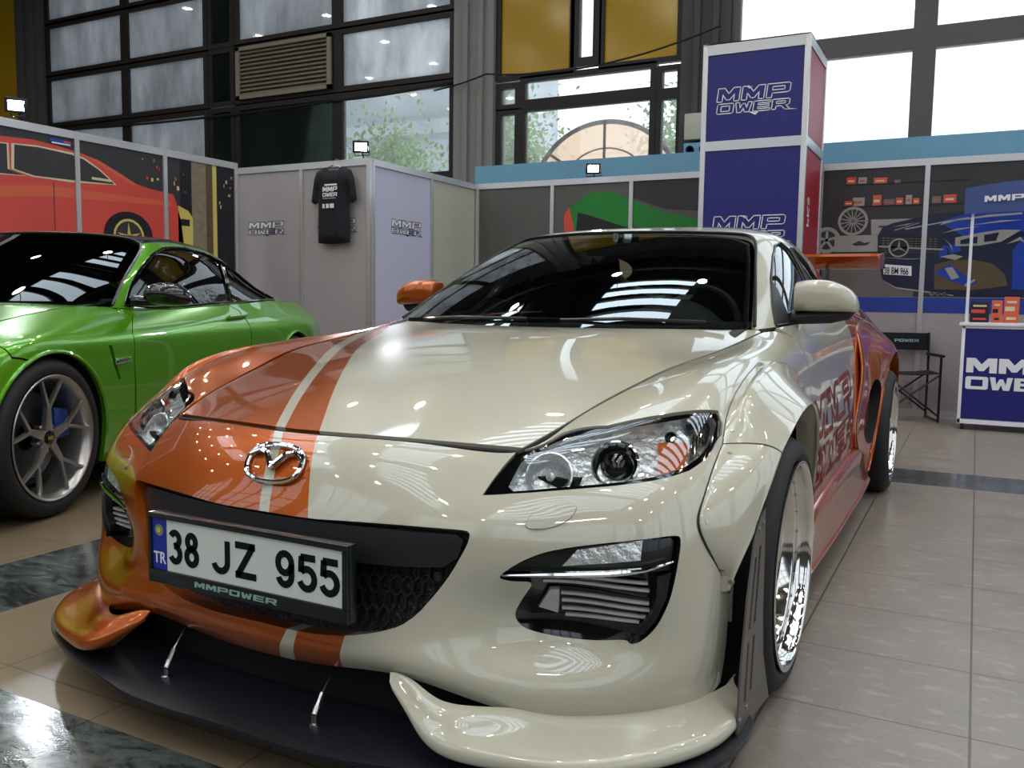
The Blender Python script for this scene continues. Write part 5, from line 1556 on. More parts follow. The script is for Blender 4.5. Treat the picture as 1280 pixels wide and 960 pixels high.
# louvre
lv = MB(); lv.box((-9.80, YB - .10, 4.24), (-7.80, YB - .06, 4.30)); lv.box((-9.80, YB - .10, 5.02), (-7.80, YB - .06, 5.08)); lv.box((-9.80, YB - .10, 4.24), (-9.72, YB - .06, 5.08)); lv.box((-7.88, YB - .10, 4.24), (-7.80, YB - .06, 5.08))
lv.box((-9.80, YB + .02, 4.24), (-7.80, YB + .04, 5.08))
lo = lv.build('ventilation_louver', M['louver'])
tag(lo, 'wide metal ventilation louver set between the dark window frames', 'vent')
for k in range(11):
    s = MB(); z = 4.31 + k * .066
    s.add([(-9.72, YB - .09, z), (-7.88, YB - .09, z), (-7.88, YB - .03, z + .056), (-9.72, YB - .03, z + .056), (-9.72, YB - .08, z - .008), (-7.88, YB - .08, z - .008), (-7.88, YB - .02, z + .048), (-9.72, YB - .02, z + .048)], [(0,1,2,3),(7,6,5,4),(0,4,5,1),(1,5,6,2),(2,6,7,3),(3,7,4,0)])
    s.build('slat', M['louver'], lo)
# yellow bay
for x0, x1 in ((-4.82, -3.76), (-3.26, -2.26)):
    window(x0, x1, 4.12, 7.5, M['yellow'], M['frame_dark'], .07)
window(-3.62, -3.42, 4.24, 7.5, M['pane_clear'], M['frame_dark'], .12)
window(-4.80, -4.58, 3.72, 3.94, M['pane_clear'], M['frame_dark'], .08)
window(-4.80, -4.58, 2.86, 3.58, M['pane_clear'], M['frame_dark'], .08)
window(-4.42, -2.60, 3.76, 4.0, M['pane_clear'], M['frame_dark'], .08)
window(-4.42, -2.60, 2.84, 3.60, M['pane_clear'], M['frame_dark'], .08)
window(-2.44, -2.24, 3.72, 3.94, M['pane_clear'], M['frame_dark'], .07)
window(-2.44, -2.24, 2.86, 3.58, M['pane_clear'], M['frame_dark'], .07)
window(-18, -15.66, 4.1, 7.5, M['yellow'], M['frame_dark'], .05)
# right windows
for x0, x1 in ((-1.46, .50), (.74, 3.0), (3.2, 5.6)):
    window(x0, x1, 2.86, 3.86, M['pane_clear'], M['frame_grey'], .12)
    window(x0, x1, 4.10, 5.6, M['pane_clear'], M['frame_grey'], .12)
    window(x0, x1, 5.84, 7.5, M['pane_clear'], M['frame_grey'], .12)
# arch seen through the window: half round canopy outside
ar_ = MB(); C_ = (-3.60, YB + .9, 2.60)
def apt(r, a, y): return (C_[0] + r * math.cos(a), y, C_[2] + r * .88 * math.sin(a))
ar_.tube([apt(1.10, PI * k / 32, YB + .9) for k in range(33)], .035, 8)
ar_.tube([apt(.68, PI * k / 24, YB + .93) for k in range(25)], .012, 6)
for a in (PI * .2, PI * .5, PI * .8): ar_.tube([apt(.0, a, YB + .9), apt(1.10, a, YB + .9)], .022, 6)
arch = ar_.build('arched_canopy', M['wood'], smooth=True)
tag(arch, 'brown half-round canopy outside the middle window', 'canopy')
gl_ = MB(); gl_.add([apt(0, 0, YB + .93)] + [apt(1.08, PI * k / 32, YB + .93) for k in range(33)], [tuple(range(34))]); gl_.build('canopy_pane', frosted('amber_pane', (224, 190, 160), .3), arch)
# outside: facade and trees
of = MB(); of.box((-26, 17, 0), (-8.6, 19, 12)); of.box((-26, 16.8, 5.2), (-8.6, 17, 5.5))
tag(of.build('outside_building', M['outside_grey']), 'grey building front outside the smoky windows on the left', 'building')
def tree(x, y, h, r, seed, label):
    rnd = random.Random(seed)
    t = thing('tree', label, 'tree', (x, y, 0), 0, 'trees outside the hall')
    tk = MB(); tk.tube([(0, 0, 0), (.05, 0, h * .5), (0, 0, h * .8)], [.14, .11, .05], 8); tk.build('trunk', M['wood'], t, smooth=True)
    lf = MB(); vs = []; fs = []
    for k in range(3600):
        a, b_, c = rnd.gauss(0, r * .5), rnd.gauss(0, r * .4), h * .78 + rnd.gauss(0, r * .55)
        s = .03 + rnd.random() * .045; p = V((a, b_, c)); u = V((rnd.gauss(0, 1), rnd.gauss(0, 1), rnd.gauss(0, 1))).normalized(); w = u.orthogonal().normalized()
        b0 = len(vs); vs += [p - u * s, p + w * s * .5, p + u * s, p - w * s * .5]; fs.append((b0, b0 + 1, b0 + 2, b0 + 3))
    o = mesh_obj('foliage', vs, fs, M['foliage'], t); o['kind'] = 'stuff'
tree(-9.3, 12.6, 4.4, .9, 1, 'leafy tree outside behind the window left of the grey column')
tree(-6.3, 12.0, 4.4, .85, 5, 'leafy tree outside close to the grey column, lower left of it')
tree(-3.2, 13.0, 4.6, .9, 2, 'leafy tree outside behind the arched canopy')
# hall enclosure
for nm, a, b_ in (('wall_left', (-18.2, -9, 0), (-18, 9, 9.2)), ('wall_right', (8, -9, 0), (8.2, 9, 9.2)), ('wall_front', (-18, -9.2, 0), (8, -9, 9.2))):
    b = MB(); b.box(a, b_); struct(b.build(nm, M['wall']))
FILL_GLOW = emis('fill_glow_panel', (226, 236, 246), 2.0)  # glow of the added fill panes on the front and right walls
SKY = emis('skylight_glazing', (214, 232, 246), SKYS)
# ceiling made of strips with skylights between
cb = MB(); xs = [-18, -13.2, -11.6, -6.3, -4.9, -1.2, .2, 3.2, 4.6, 8]
cb.box((-18.2, -9.2, 9.0), (8.2, 9.2, 9.2)); struct(cb.build('ceiling', M['ceil']))
sky_i = 0
for (x0, x1) in ((-13.2, -10.8), (-8.0, -5.6), (-3.0, -.6), (2.2, 4.6)):
    for (y0, y1) in ((-7.6, -4.4), (-3.8, -.6), (0.0, 3.2), (3.8, 7.0)):
        if x0 < -12 and y0 > -1: continue
        b = MB(); b.box((x0, y0, 8.86), (x1, y1, 8.90)); wn_[0] += 1
        o = struct(b.build('window_%d' % wn_[0], SKY))
        g = MB()
        for k in range(8): 
            y = y0 + (y1 - y0) * k / 7; g.box((x0, y - .07, 8.74), (x1, y + .07, 8.86))
        g.box((x0 - .06, y0, 8.74), (x0, y1, 8.9)); g.box((x1, y0, 8.74), (x1 + .06, y1, 8.9))
        g.build('glazing_bar', M['bar_dark'], o)
for y in (-7.9, -4.1, -.3, 3.5, 7.3):
    b = MB(); b.box((-18, y - .1, 8.1), (8, y + .1, 8.25)); b.box((-18, y - .08, 8.62), (8, y + .08, 8.72))
    for k in range(26): b.bar((-18 + k, y, 8.2), (-17.5 + k, y, 8.65), .06, .06); b.bar((-17.5 + k, y, 8.65), (-17 + k, y, 8.2), .06, .06)
    tag(b.build('roof_truss', M['bar_dark']), 'dark steel roof truss crossing the hall under the skylights', 'truss', 'roof trusses')
# tall glazed wall behind the viewer
for x0, x1 in ((-16.5, -12.5), (-11.5, -7.5), (-6.5, -2.5), (-1.5, 2.5), (3.5, 7.5)):
    b = MB(); b.box((x0, -9.0, 3.2), (x1, -8.96, 7.6)); wn_[0] += 1
    o = struct(b.build('window_%d' % wn_[0], FILL_GLOW)); g = MB()
    for k in range(5): x = x0 + (x1 - x0) * k / 4; g.box((x - .05, -8.96, 3.1), (x + .05, -8.9, 7.7))
    for z in (3.1, 4.6, 6.1, 7.6): g.box((x0, -8.95, z), (x1, -8.89, z + .1))
    g.build('glazing_bar', M['bar_dark'], o)
# glowing panes added on the unseen right wall to light the car's side
for y0, y1 in ((-8, -4.6), (-4.2, -.8), (-.4, 3.0), (3.4, 6.8)):
    b = MB(); b.box((7.96, y0, 1.2), (8.0, y1, 7.4)); wn_[0] += 1
    o = struct(b.build('window_%d' % wn_[0], FILL_GLOW)); g = MB()
    for k in range(4): y = y0 + (y1 - y0) * k / 3; g.box((7.90, y - .06, 1.1), (7.96, y + .06, 7.5))
    for z in (1.1, 2.6, 4.2, 5.8, 7.4): g.box((7.89, y0, z), (7.95, y1, z + .1))
    g.build('glazing_bar', M['bar_dark'], o)
# hanging lamps (warm)
WARM = emis('lamp_glow', (255, 239, 216), LAMPS)
lamp0 = None
for i, x in enumerate((-14.5, -12, -9.5, -7.2, -4.9, -2.6, -.3, 2.0, 4.3, 6.6)):
    for j, y in enumerate((-7.4, -5.2, -3.0, -.8, 1.4, 3.6, 5.8)):
        if lamp0 is None:
            lamp0 = thing('hanging_lamp', 'round hall lamp hanging under the roof', 'lamp', (x, y, 7.3), 0, 'hall lamps under the roof')
            s = MB(); s.lathe([(.04, .22), (.06, .19), (.125, .03), (.13, .0), (.12, .0), (.05, .17), (.001, .18)], 20, 'Z'); s.build('lamp_shade', M['bar_dark'], lamp0, smooth=True)
            s = MB(); s.lathe([(.108, .02), (.001, .02)], 16, 'Z'); s.build('diffuser', WARM, lamp0)
            s = MB(); s.tube([(0, 0, .20), (0, 0, 1.2)], .008, 6); s.build('cord', M['bar_dark'], lamp0)
        else:
            c = copy_tree(lamp0); c.location = (x, y + (.5 if i % 2 else 0), 7.3)

# ---------------------------------------------------------------- booth walls
H = 2.25
def logo(parent, name, place, w, h, m, style='outline', o=.004, shear=.12, m2=None):
    """two row block logo; place(u, v, off)"""
    top = word_polys('MMP', w, h * .52, .10, shear)
    bot = [([(a + .0 * w, b_ - h * .46) for a, b_ in p], [[(a, b_ - h * .46) for a, b_ in q] for q in hs]) for p, hs in word_polys('OWER', w * 1.0, h * .38, .10, shear)]
    P = top + bot
    if style == 'outline':
        if m2 is not None:
            vs, fs = flat_polys(P, lambda a, b_: place(a, b_ , o * .5)); mesh_obj(name + '_fill', vs, fs, m2, parent)
        P = outline_polys(P, h * (.035 if h > .15 else .05))
        # splash triangle
        P.append(([(w * .45, -h * .46), (w * .55, -h * .60), (w * .60, -h * .46)], [])); P.append(([(w * .95, -h * .44), (w * 1.12, -h * .50), (w * .95, -h * .50)], []))
        P.append(([(w * .42, h * .50), (w * .46, h * .42), (w * .50, h * .50)], []))
    vs, fs = flat_polys(P, lambda a, b_: place(a, b_, o))
    return mesh_obj(name, vs, fs, m, parent)

def run_wall(name, label, cat, axis, pos, cuts, mats_, face, rail=True, z1=H, group=None):
    """row of shell scheme panels; axis 'x' runs along x at y=pos; face = +-1 side seen"""
    t = thing(name, label, cat, ((cuts[0], pos, 0) if axis == 'x' else (pos, cuts[0], 0)), 0, group)
    ox, oy = t.location[0], t.location[1]
    def B(a0, a1, d0, d1, z0, z1_): 
        b = MB()
        if axis == 'x': b.box((a0 - ox, pos + d0 - oy, z0), (a1 - ox, pos + d1 - oy, z1_))
        else: b.box((pos + d0 - ox, a0 - oy, z0), (pos + d1 - ox, a1 - oy, z1_))
        return b
    for i in range(len(cuts) - 1):
        B(cuts[i], cuts[i+1], -.006, .006, .03, z1 - .05).build('wall_panel', mats_[i % len(mats_)], t)
        if rail:
            B(cuts[i], cuts[i+1], -.022, .022, z1 - .06, z1).build('top_rail', M['alu'], t)
            B(cuts[i], cuts[i+1], -.022, .022, 0, .05).build('bottom_rail', M['alu'], t)
    for c in cuts:
        p = B(c - .02, c + .02, -.024, .024, 0, z1)
        if axis == 'x': p.box((c - .007 - ox, pos - .028 - oy, 0), (c + .007 - ox, pos + .028 - oy, z1))
        else: p.box((pos - .028 - ox, c - .007 - oy, 0), (pos + .028 - ox, c + .007 - oy, z1))
        p.build('post', M['alu'], t)
    def art(nm, polys):
        """polys: list of (points in (along, z), material, layer)"""
        mats2 = []; vs_, fs_, fm = [], [], []
        for pts, m, layer in polys:
            if m not in mats2: mats2.append(m)
            d = face * (.007 + .0012 * layer)
            fn = (lambda u, v: (u - ox, pos + d - oy, v)) if axis == 'x' else (lambda u, v: (pos + d - ox, u - oy, v))
            holes = []
            v_, f_ = flat_polys([(pts, holes)], fn)
            b0 = len(vs_); vs_ += v_; fs_ += [tuple(b0 + q for q in f) for f in f_]; fm += [mats2.index(m)] * len(f_)
        return mesh_obj(nm, vs_, fs_, mats2, t, fm)
    return t, art, (lambda u, v, o_: ((u - ox, pos + face * o_ - oy, v) if axis == 'x' else (pos + face * o_ - ox, u - oy, v)))

def circ(cx, cy, rx, ry=None, n=28, a0=0, a1=360):
    ry = ry or rx
    return [(cx + rx * math.cos(math.radians(a0 + (a1 - a0) * k / n)), cy + ry * math.sin(math.radians(a0 + (a1 - a0) * k / n))) for k in range(n + (0 if a1 - a0 == 360 else 1))]
def arcband(cx, cy, r0, r1, a0, a1, n=20):
    return circ(cx, cy, r1, None, n, a0, a1) + circ(cx, cy, r0, None, n, a0, a1)[::-1]

# left wall: poster of the red car
t, art, pl_ = run_wall('poster_wall', 'booth wall on the left printed with a large red car', 'booth wall', 'y', -5.10, [-.45, .52, 1.5, 2.47, 3.33, 4.17], [M['print_dark']], 1)
red = [(-.30, 1.0), (-.30, 1.55), (.1, 1.62), (.6, 1.75), (1.1, 2.0), (1.5, 2.09), (1.858, 2.115), (2.1, 2.13), (2.30, 2.115), (2.516, 2.088), (2.668, 2.057), (2.843, 1.99), (3.025, 1.913), (3.179, 1.886), (3.33, 1.874), (3.421, 1.868), (3.45, 1.80), (3.50, 1.65), (3.526, 1.464), (3.52, 1.0)]
P = [(_rect(-.45, .05, 4.17, 2.19), M['print_dark'], 0), (_rect(-.45, .05, 4.17, .95), M['print_black'], 1)]
P += [(_rect(3.50, .3, 3.63, 2.19), M['print_black'], 1), (_rect(3.63, .3, 3.80, 2.19), M['print_beige'], 2), (_rect(3.80, .3, 3.88, 2.19), M['print_olive'], 2), (_rect(3.88, .3, 3.93, 2.19), M['print_yellow'], 2), (_rect(3.93, .3, 4.15, 2.19), M['print_black'], 2)]
P += [([(3.47, 1.777), (3.586, 1.738), (3.639, 1.676), (3.634, 1.2), (3.47, 1.2)], M['print_yellow'], 3), (_rect(3.50, 1.60, 3.60, 1.66), M['print_black'], 4)]
P += [(red, M['print_red'], 3)]
win = [(1.957, 2.069), (2.149, 2.079), (2.424, 2.065), (2.531, 2.044), (2.665, 1.981), (2.812, 1.882), (2.417, 1.867), (2.111, 1.86), (1.949, 1.89)]
def grow(poly, d):
    c = np.mean(poly, 0); return [tuple(c + (np.array(p) - c) * (1 + d / max(.05, np.linalg.norm(np.array(p) - c)))) for p in poly]
win2 = [(1.20, 1.99), (1.6, 2.045), (1.899, 2.064), (1.899, 1.883), (2.03, 1.852), (1.6, 1.835), (1.05, 1.80)]
P += [(grow(win, .022), M['print_cream'], 4), (win, M['print_dark'], 5), (grow(win2, .016), M['print_cream'], 4), (win2, M['print_dark'], 5), (_rect(2.60, 1.895, 2.78, 1.915), M['print_cream'], 6)]
P += [([(2.5, 2.088), (2.668, 2.055), (2.843, 1.988), (3.025, 1.911), (3.02, 1.885), (2.83, 1.955), (2.66, 2.03)], M['print_orange'], 4), ([(-.3, 1.50), (2.2, 1.80), (3.4, 1.80), (3.4, 1.76), (2.2, 1.72), (-.3, 1.40)], M['print_orange'], 4)]
P += [(circ(2.942, 1.47, .245, .20), M['print_black'], 5), (arcband(2.942, 1.455, .135, .155, 0, 360 - 1), M['print_yellow'], 6), (circ(2.942, 1.455, .133), M['print_dark'], 6)]
P += [(circ(.55, 1.30, .27, .24), M['print_black'], 5), (arcband(.55, 1.29, .15, .17, 0, 359), M['print_yellow'], 6)]
for k in range(5): a = math.radians(72 * k + 20); P.append(([(2.942 + .02 * math.cos(a + 1.57), 1.455 + .02 * math.sin(a + 1.57)), (2.942 + .125 * math.cos(a), 1.455 + .125 * math.sin(a)), (2.942 - .02 * math.cos(a + 1.57), 1.455 - .02 * math.sin(a + 1.57))], M['print_yellow'], 7))
P += [([(2.02, 1.77), (2.12, 1.785), (2.19, 1.77), (2.17, 1.75), (2.05, 1.75)], M['print_orange'], 6), (_rect(2.262, .9, 2.268, 1.83), M['print_dark'], 5)]
P += [(_rect(2.24, 2.14, 2.42, 2.165), M['band_blue'], 5), (_rect(2.26, 2.13, 2.42, 2.14), M['logo_white'], 5), (_rect(2.36, 2.145, 2.42, 2.16), M['print_red'], 6)]
rnd = random.Random(8)
for k in range(22):
    u = rnd.choice([rnd.uniform(3.05, 3.34), rnd.uniform(3.42, 3.6), rnd.uniform(3.95, 4.12)]); v = rnd.uniform(1.93, 2.13) if u < 3.4 else rnd.uniform(1.78, 2.12); w = rnd.uniform(.008, .03)
    P.append((_rect(u, v, u + w, v + rnd.uniform(.01, .04)), rnd.choice([M['print_yellow'], M['print_cream'], M['print_red'], M['print_midgrey']]), 5))
art('poster_print', P)
left_wall = t

# wall with the T-shirt
t, art, pl_ = run_wall('partition_wall', 'white two-panel booth wall behind the black T-shirt', 'booth wall', 'x', 4.45, [-5.35, -4.50, -3.70], [M['panel_white']], -1)
logo(t, 'wall_logo', lambda a, b_, o_: pl_(-5.19 + a, 1.645 + b_, .006 + o_), .45, .125, M['logo_dark'], 'outline', m2=M['logo_white'])
logo(t, 'wall_logo', lambda a, b_, o_: pl_(-4.31 + a, 1.645 + b_, .006 + o_), .45, .125, M['logo_dark'], 'outline', m2=M['logo_white'])
# side wall going back
t, art, pl_ = run_wall('partition_wall', 'lilac-white side booth wall with a dark block logo', 'booth wall', 'y', -3.70, [4.48, 5.47, 6.40], [M['panel_lilac'], M['panel_cream']], 1)
logo(t, 'wall_logo', lambda a, b_, o_: pl_(4.78 + a, 1.66 + b_, .006 + o_), .50, .135, M['logo_dark'], 'outline', m2=M['logo_white'])
# back booth wall, middle
t, art, pl_ = run_wall('partition_wall', 'dark grey back booth wall printed with a green car', 'booth wall', 'x', 6.38, [-3.66, -2.745, -1.86, -.9], [M['panel_grey']], -1)
P = [([(-2.56, 1.93), (-2.42, 2.04), (-2.29, 2.10), (-2.08, 2.10), (-1.877, 2.02), (-1.505, 1.87), (-1.2, 1.80), (-1.0, 1.62), (-1.0, 1.3), (-2.4, 1.3)], M['print_green'], 1),
     ([(-2.45, 1.90), (-2.30, 1.86), (-1.93, 1.74), (-1.5, 1.70), (-1.1, 1.70), (-1.1, 1.3), (-2.50, 1.3)], M['print_black'], 2),
     ([(-2.607, 1.876), (-2.547, 1.958), (-2.48, 1.70), (-2.60, 1.70)], M['print_red'], 3), ([(-1.86, 2.19), (-.92, 2.19), (-.92, 1.85), (-1.5, 1.9), (-1.86, 2.03)], M['print_dark'], 0)]
art('poster_print', P)
# sky-blue fascia above the booths
fs1 = MB(); fs1.box((-4.30, 7.4, 2.25), (-.6, 7.46, 2.62)); fs1.box((-.6, 7.4, 2.25), (6, 7.46, 2.62))
for x in (-4.25, -2.4, -.6, 1.5, 3.6, 5.9): fs1.box((x, 7.42, 0), (x + .06, 7.46, 2.25))
tag(fs1.build('fascia_board', M['sky_fascia']), 'long sky-blue fascia board above the back booths', 'board')

# right back wall with the car and shelf print
t, art, pl_ = run_wall('poster_wall', 'right booth wall printed with shelves, wheels and a dark blue car', 'booth wall', 'x', 6.38, [-.02, .865, 1.75, 2.7], [M['panel_white']], -1)
P = [(_rect(0, 1.05, 2.68, 2.19), M['print_dark'], 1), (_rect(0, .91, 2.68, 1.045), M['band_blue'], 1)]
P += [(_rect(.02, 1.05, .8, 1.42), M['print_midgrey'], 2), (_rect(.18, 1.845, 1.2, 1.86), M['print_black'], 3), (_rect(.18, 2.045, 1.2, 2.058), M['print_black'], 3)]
rnd = random.Random(3)
for k, (u, v, w, h) in enumerate([(.20, 2.06, .08, .06), (.30, 2.06, .07, .055), (.43, 2.055, .11, .05), (.60, 2.05, .05, .03), (.19, 1.87, .08, .04), (.26, 1.862, .10, .075), (.43, 1.862, .07, .09), (.52, 1.862, .09, .05), (.62, 1.862, .06, .06), (.70, 1.862, .05, .08), (.76, 1.862, .05, .05), (.91, 1.862, .07, .06), (1.0, 1.862, .10, .07)]):
    P.append((_rect(u, v, u + w, v + h), [M['print_red'], M['print_grey'], M['print_orange'], M['print_midgrey']][k % 4], 4))
    P.append((_rect(u + w * .15, v + h * .3, u + w * .8, v + h * .55), [M['print_cream'], M['print_red']][k % 2], 5))
P += [([(.423, 1.738), (.768, 1.735), (.70, 1.60), (.43, 1.602)], M['print_grey'], 3), (_rect(.12, 1.452, .50, 1.60), M['print_grey'], 3), ([(.27, 1.52), (.33, 1.55), (.38, 1.53), (.43, 1.54), (.40, 1.51), (.30, 1.505)], M['print_dark'], 4), (_rect(.49, 1.665, .56, 1.68), M['print_dark'], 4)]
P += [(arcband(.27, 1.728, .105, .128, 0, 359, 40), M['print_grey'], 4)]
for k in range(15):
    a = 2 * PI * k / 15; c, s = math.cos(a), math.sin(a)
    P.append(([(.27 - s * .005, 1.728 + c * .005), (.27 + c * .108 - s * .004, 1.728 + s * .108 + c * .004), (.27 + c * .108 + s * .004, 1.728 + s * .108 - c * .004), (.27 + s * .005, 1.728 - c * .005)], M['print_grey'], 4))
P += [(circ(.27, 1.728, .02), M['print_midgrey'], 5), (arcband(.05, 1.56, .085, .12, 0, 359, 36), M['print_grey'], 4)]
for k in range(5):
    a = 2 * PI * k / 5 + .3; c, s = math.cos(a), math.sin(a)
    P.append(([(.05 - s * .012, 1.56 + c * .012), (.05 + c * .09 - s * .012, 1.56 + s * .09 + c * .012), (.05 + c * .09 + s * .012, 1.56 + s * .09 - c * .012), (.05 + s * .012, 1.56 - c * .012)], M['print_grey'], 4))
benz = [(.486, 1.592), (.52, 1.66), (.60, 1.70), (.768, 1.735), (.874, 1.765), (1.127, 1.785), (1.612, 1.79), (2.6, 1.78), (2.6, 1.06), (1.121, 1.062), (.878, 1.10), (.659, 1.132), (.545, 1.2), (.493, 1.40)]
P += [(benz, M['print_navy'], 5), ([(.967, 1.70), (1.229, 1.775), (1.61, 1.785), (2.6, 1.77), (2.6, 1.45), (1.62, 1.598), (1.382, 1.61), (1.184, 1.56), (1.10, 1.62)], M['print_blue'], 6),
      ([(.49, 1.53), (.60, 1.60), (.713, 1.607), (.976, 1.55), (1.011, 1.45), (.736, 1.43), (.56, 1.40), (.50, 1.43)], M['print_black'], 6)]
for k in range(7):
    P.append(([(.52, 1.575 - k * .022), (.98, 1.545 - k * .018), (.98, 1.543 - k * .018), (.52, 1.571 - k * .022)], M['print_midgrey'], 7))
P += [([(.50, 1.49), (1.02, 1.455), (1.02, 1.468), (.50, 1.503)], M['print_grey'], 8), (arcband(.665, 1.482, .070, .084, 0, 359, 32), M['print_grey'], 9), (circ(.665, 1.482, .070), M['print_black'], 8)]
for k in range(3):
    a = math.radians(90 + 120 * k); c, s = math.cos(a), math.sin(a)
    P.append(([(.665 - s * .010, 1.482 + c * .010), (.665 + c * .072, 1.482 + s * .072), (.665 + s * .010, 1.482 - c * .010)], M['print_grey'], 10))
P += [([(1.109, 1.562), (1.30, 1.600), (1.453, 1.622), (1.60, 1.615), (1.459, 1.52), (1.30, 1.49), (1.113, 1.488)], M['print_grey'], 8), ([(1.15, 1.54), (1.28, 1.57), (1.28, 1.51), (1.15, 1.505)], M['print_navy'], 9), ([(1.33, 1.58), (1.44, 1.60), (1.42, 1.53), (1.33, 1.52)], M['print_navy'], 9)]
P += [([(.957, 1.333), (1.10, 1.37), (1.252, 1.372), (1.40, 1.34), (1.50, 1.25), (1.529, 1.15), (1.266, 1.111), (.968, 1.117)], M['print_olive'], 7), ([(.96, 1.26), (1.08, 1.34), (1.20, 1.24), (1.30, 1.18), (1.24, 1.14), (1.12, 1.18)], M['print_blue'], 8), ([(1.04, 1.30), (1.10, 1.31), (1.16, 1.22), (1.10, 1.20)], M['print_grey'], 9), ([(1.20, 1.16), (1.28, 1.21), (1.28, 1.19), (1.21, 1.14)], M['print_grey'], 9)]
for q in ([(1.05, 1.70), (1.35, 1.75), (1.60, 1.76), (1.60, 1.745), (1.35, 1.73)], [(1.18, 1.66), (1.45, 1.70), (1.62, 1.70), (1.45, 1.685)], [(1.00, 1.60), (1.12, 1.64), (1.30, 1.655), (1.12, 1.625)], [(1.02, 1.56), (1.08, 1.50), (1.10, 1.44), (1.07, 1.50)], [(.98, 1.67), (1.02, 1.70), (1.15, 1.715), (1.05, 1.69)], [(1.50, 1.50), (1.60, 1.56), (1.64, 1.50), (1.60, 1.53)], [(.60, 1.665), (.72, 1.69), (.78, 1.70), (.72, 1.68)], [(.52, 1.40), (.75, 1.385), (.93, 1.39), (.75, 1.378)]):
    P.append((q, M['print_grey'], 9))
for q in ([(1.05, 1.49), (1.14, 1.52), (1.16, 1.45), (1.08, 1.42)], [(1.55, 1.45), (1.62, 1.56), (2.3, 1.6), (2.3, 1.1), (1.56, 1.12)], [(.98, 1.47), (1.04, 1.50), (1.06, 1.40), (1.0, 1.38)]):
    P.append((q, M['print_blue'], 6))
for u in np.linspace(.53, .95, 12):
    for v in range(4): P.append((_rect(u, 1.50 + v * .022 - (u - .5) * .03, u + .012, 1.504 + v * .022 - (u - .5) * .03), M['print_grey'], 7))
P += [([(1.0, 1.40), (1.10, 1.42), (1.18, 1.40), (1.12, 1.37)], M['print_grey'], 8), ([(.70, 1.65), (1.20, 1.735), (1.21, 1.728), (.72, 1.64)], M['print_grey'], 8), ([(.62, 1.64), (.82, 1.70), (.82, 1.694), (.62, 1.632)], M['print_grey'], 8), ([(.54, 1.20), (.66, 1.135), (.88, 1.105), (1.12, 1.068), (1.12, 1.06), (.66, 1.12)], M['print_grey'], 8)]
P += [([(.538, 1.345), (.782, 1.325), (.787, 1.228), (.543, 1.243)], M['plate_ink'], 8), ([(.544, 1.339), (.777, 1.320), (.781, 1.234), (.549, 1.249)], M['logo_white'], 9)]
for u in (.95, 1.0, 1.05): P.append((circ(u, 1.075, .018), M['print_midgrey'], 8))
P += [(_rect(1.62, 1.95, 2.6, 2.17), M['print_olive'], 2), (circ(1.75, 2.05, .08, .05), M['print_yellow'], 3)]
art('poster_print', P)
vs, fs = font_mesh('38 BM 966', .092, 0, .0012)
mesh_obj('plate_print', [pl_(.553 + a * .50, 1.256 + b_ * .92 - a * .03, .007 + .0012 * 11) for a, b_, c in vs], fs, M['plate_ink'], t)

# tower
tw = thing('logo_tower', 'tall blue exhibition tower with outlined white logos', 'display tower', (-.44, 5.9, 0))
def tb(name, a, b_, m, bevel=0): 
    q = MB(); q.box((a[0] + .44, a[1] - 5.9, a[2]), (b_[0] + .44, b_[1] - 5.9, b_[2])); return q.build(name, m, tw, bevel=bevel)
TX0, TX1, TY0, TY1, TZ = -.885, .0, 5.40, 6.28, 3.165
for (z0, z1) in ((.05, .78), (.85, 1.50), (1.57, 2.27), (2.36, 3.06)):
    pass
zc = [.05, 1.12, 2.27, 3.06]
for k, (z0, z1) in enumerate([(.06, 1.14), (1.20, 2.27), (2.35, 3.07)]):
    tb('front_panel', (TX0 + .03, TY0 + .01, z0), (TX1 - .04, TY0 + .02, z1), M['booth_blue'])
    tb('side_panel', (TX1 - .02, TY0 + .04, z0), (TX1 - .01, TY1 - .03, z1), M['booth_red'])
    tb('side_panel', (TX0 + .01, TY0 + .04, z0), (TX0 + .02, TY1 - .03, z1), M['booth_red'])
for x in (TX0, TX1 - .045):
    for y in (TY0, TY1 - .045): tb('post', (x, y, 0), (x + .045, y + .045, TZ), M['alu'], .004)
for z0, z1 in ((0, .06), (1.14, 1.20), (2.27, 2.35), (3.07, 3.165)):
    tb('rail', (TX0 + .04, TY0, z0), (TX1 - .04, TY0 + .03, z1), M['alu']); tb('rail', (TX1 - .03, TY0 + .04, z0), (TX1 - .0, TY1 - .04, z1), M['alu']); tb('rail', (TX0, TY0 + .04, z0), (TX0 + .03, TY1 - .04, z1), M['alu'])
tb('lid', (TX0, TY0, TZ - .01), (TX1, TY1, TZ), M['alu'])
logo(tw, 'tower_logo', lambda a, b_, o_: (-.755 + a + .44, TY0 + .01 - o_ - 5.9, 2.675 + b_), .60, .215, M['logo_white'])
logo(tw, 'tower_logo', lambda a, b_, o_: (-.755 + a + .44, TY0 + .01 - o_ - 5.9, 1.60 + b_), .60, .215, M['logo_white'])
vs, fs = font_mesh('PKS', .16, 0, .002)
mesh_obj('side_lettering', [(TX1 - .008 + .44, 5.62 + b_ * .9 - 5.9, 1.62 + a) for a, b_, c in vs], fs, M['logo_white'], tw)

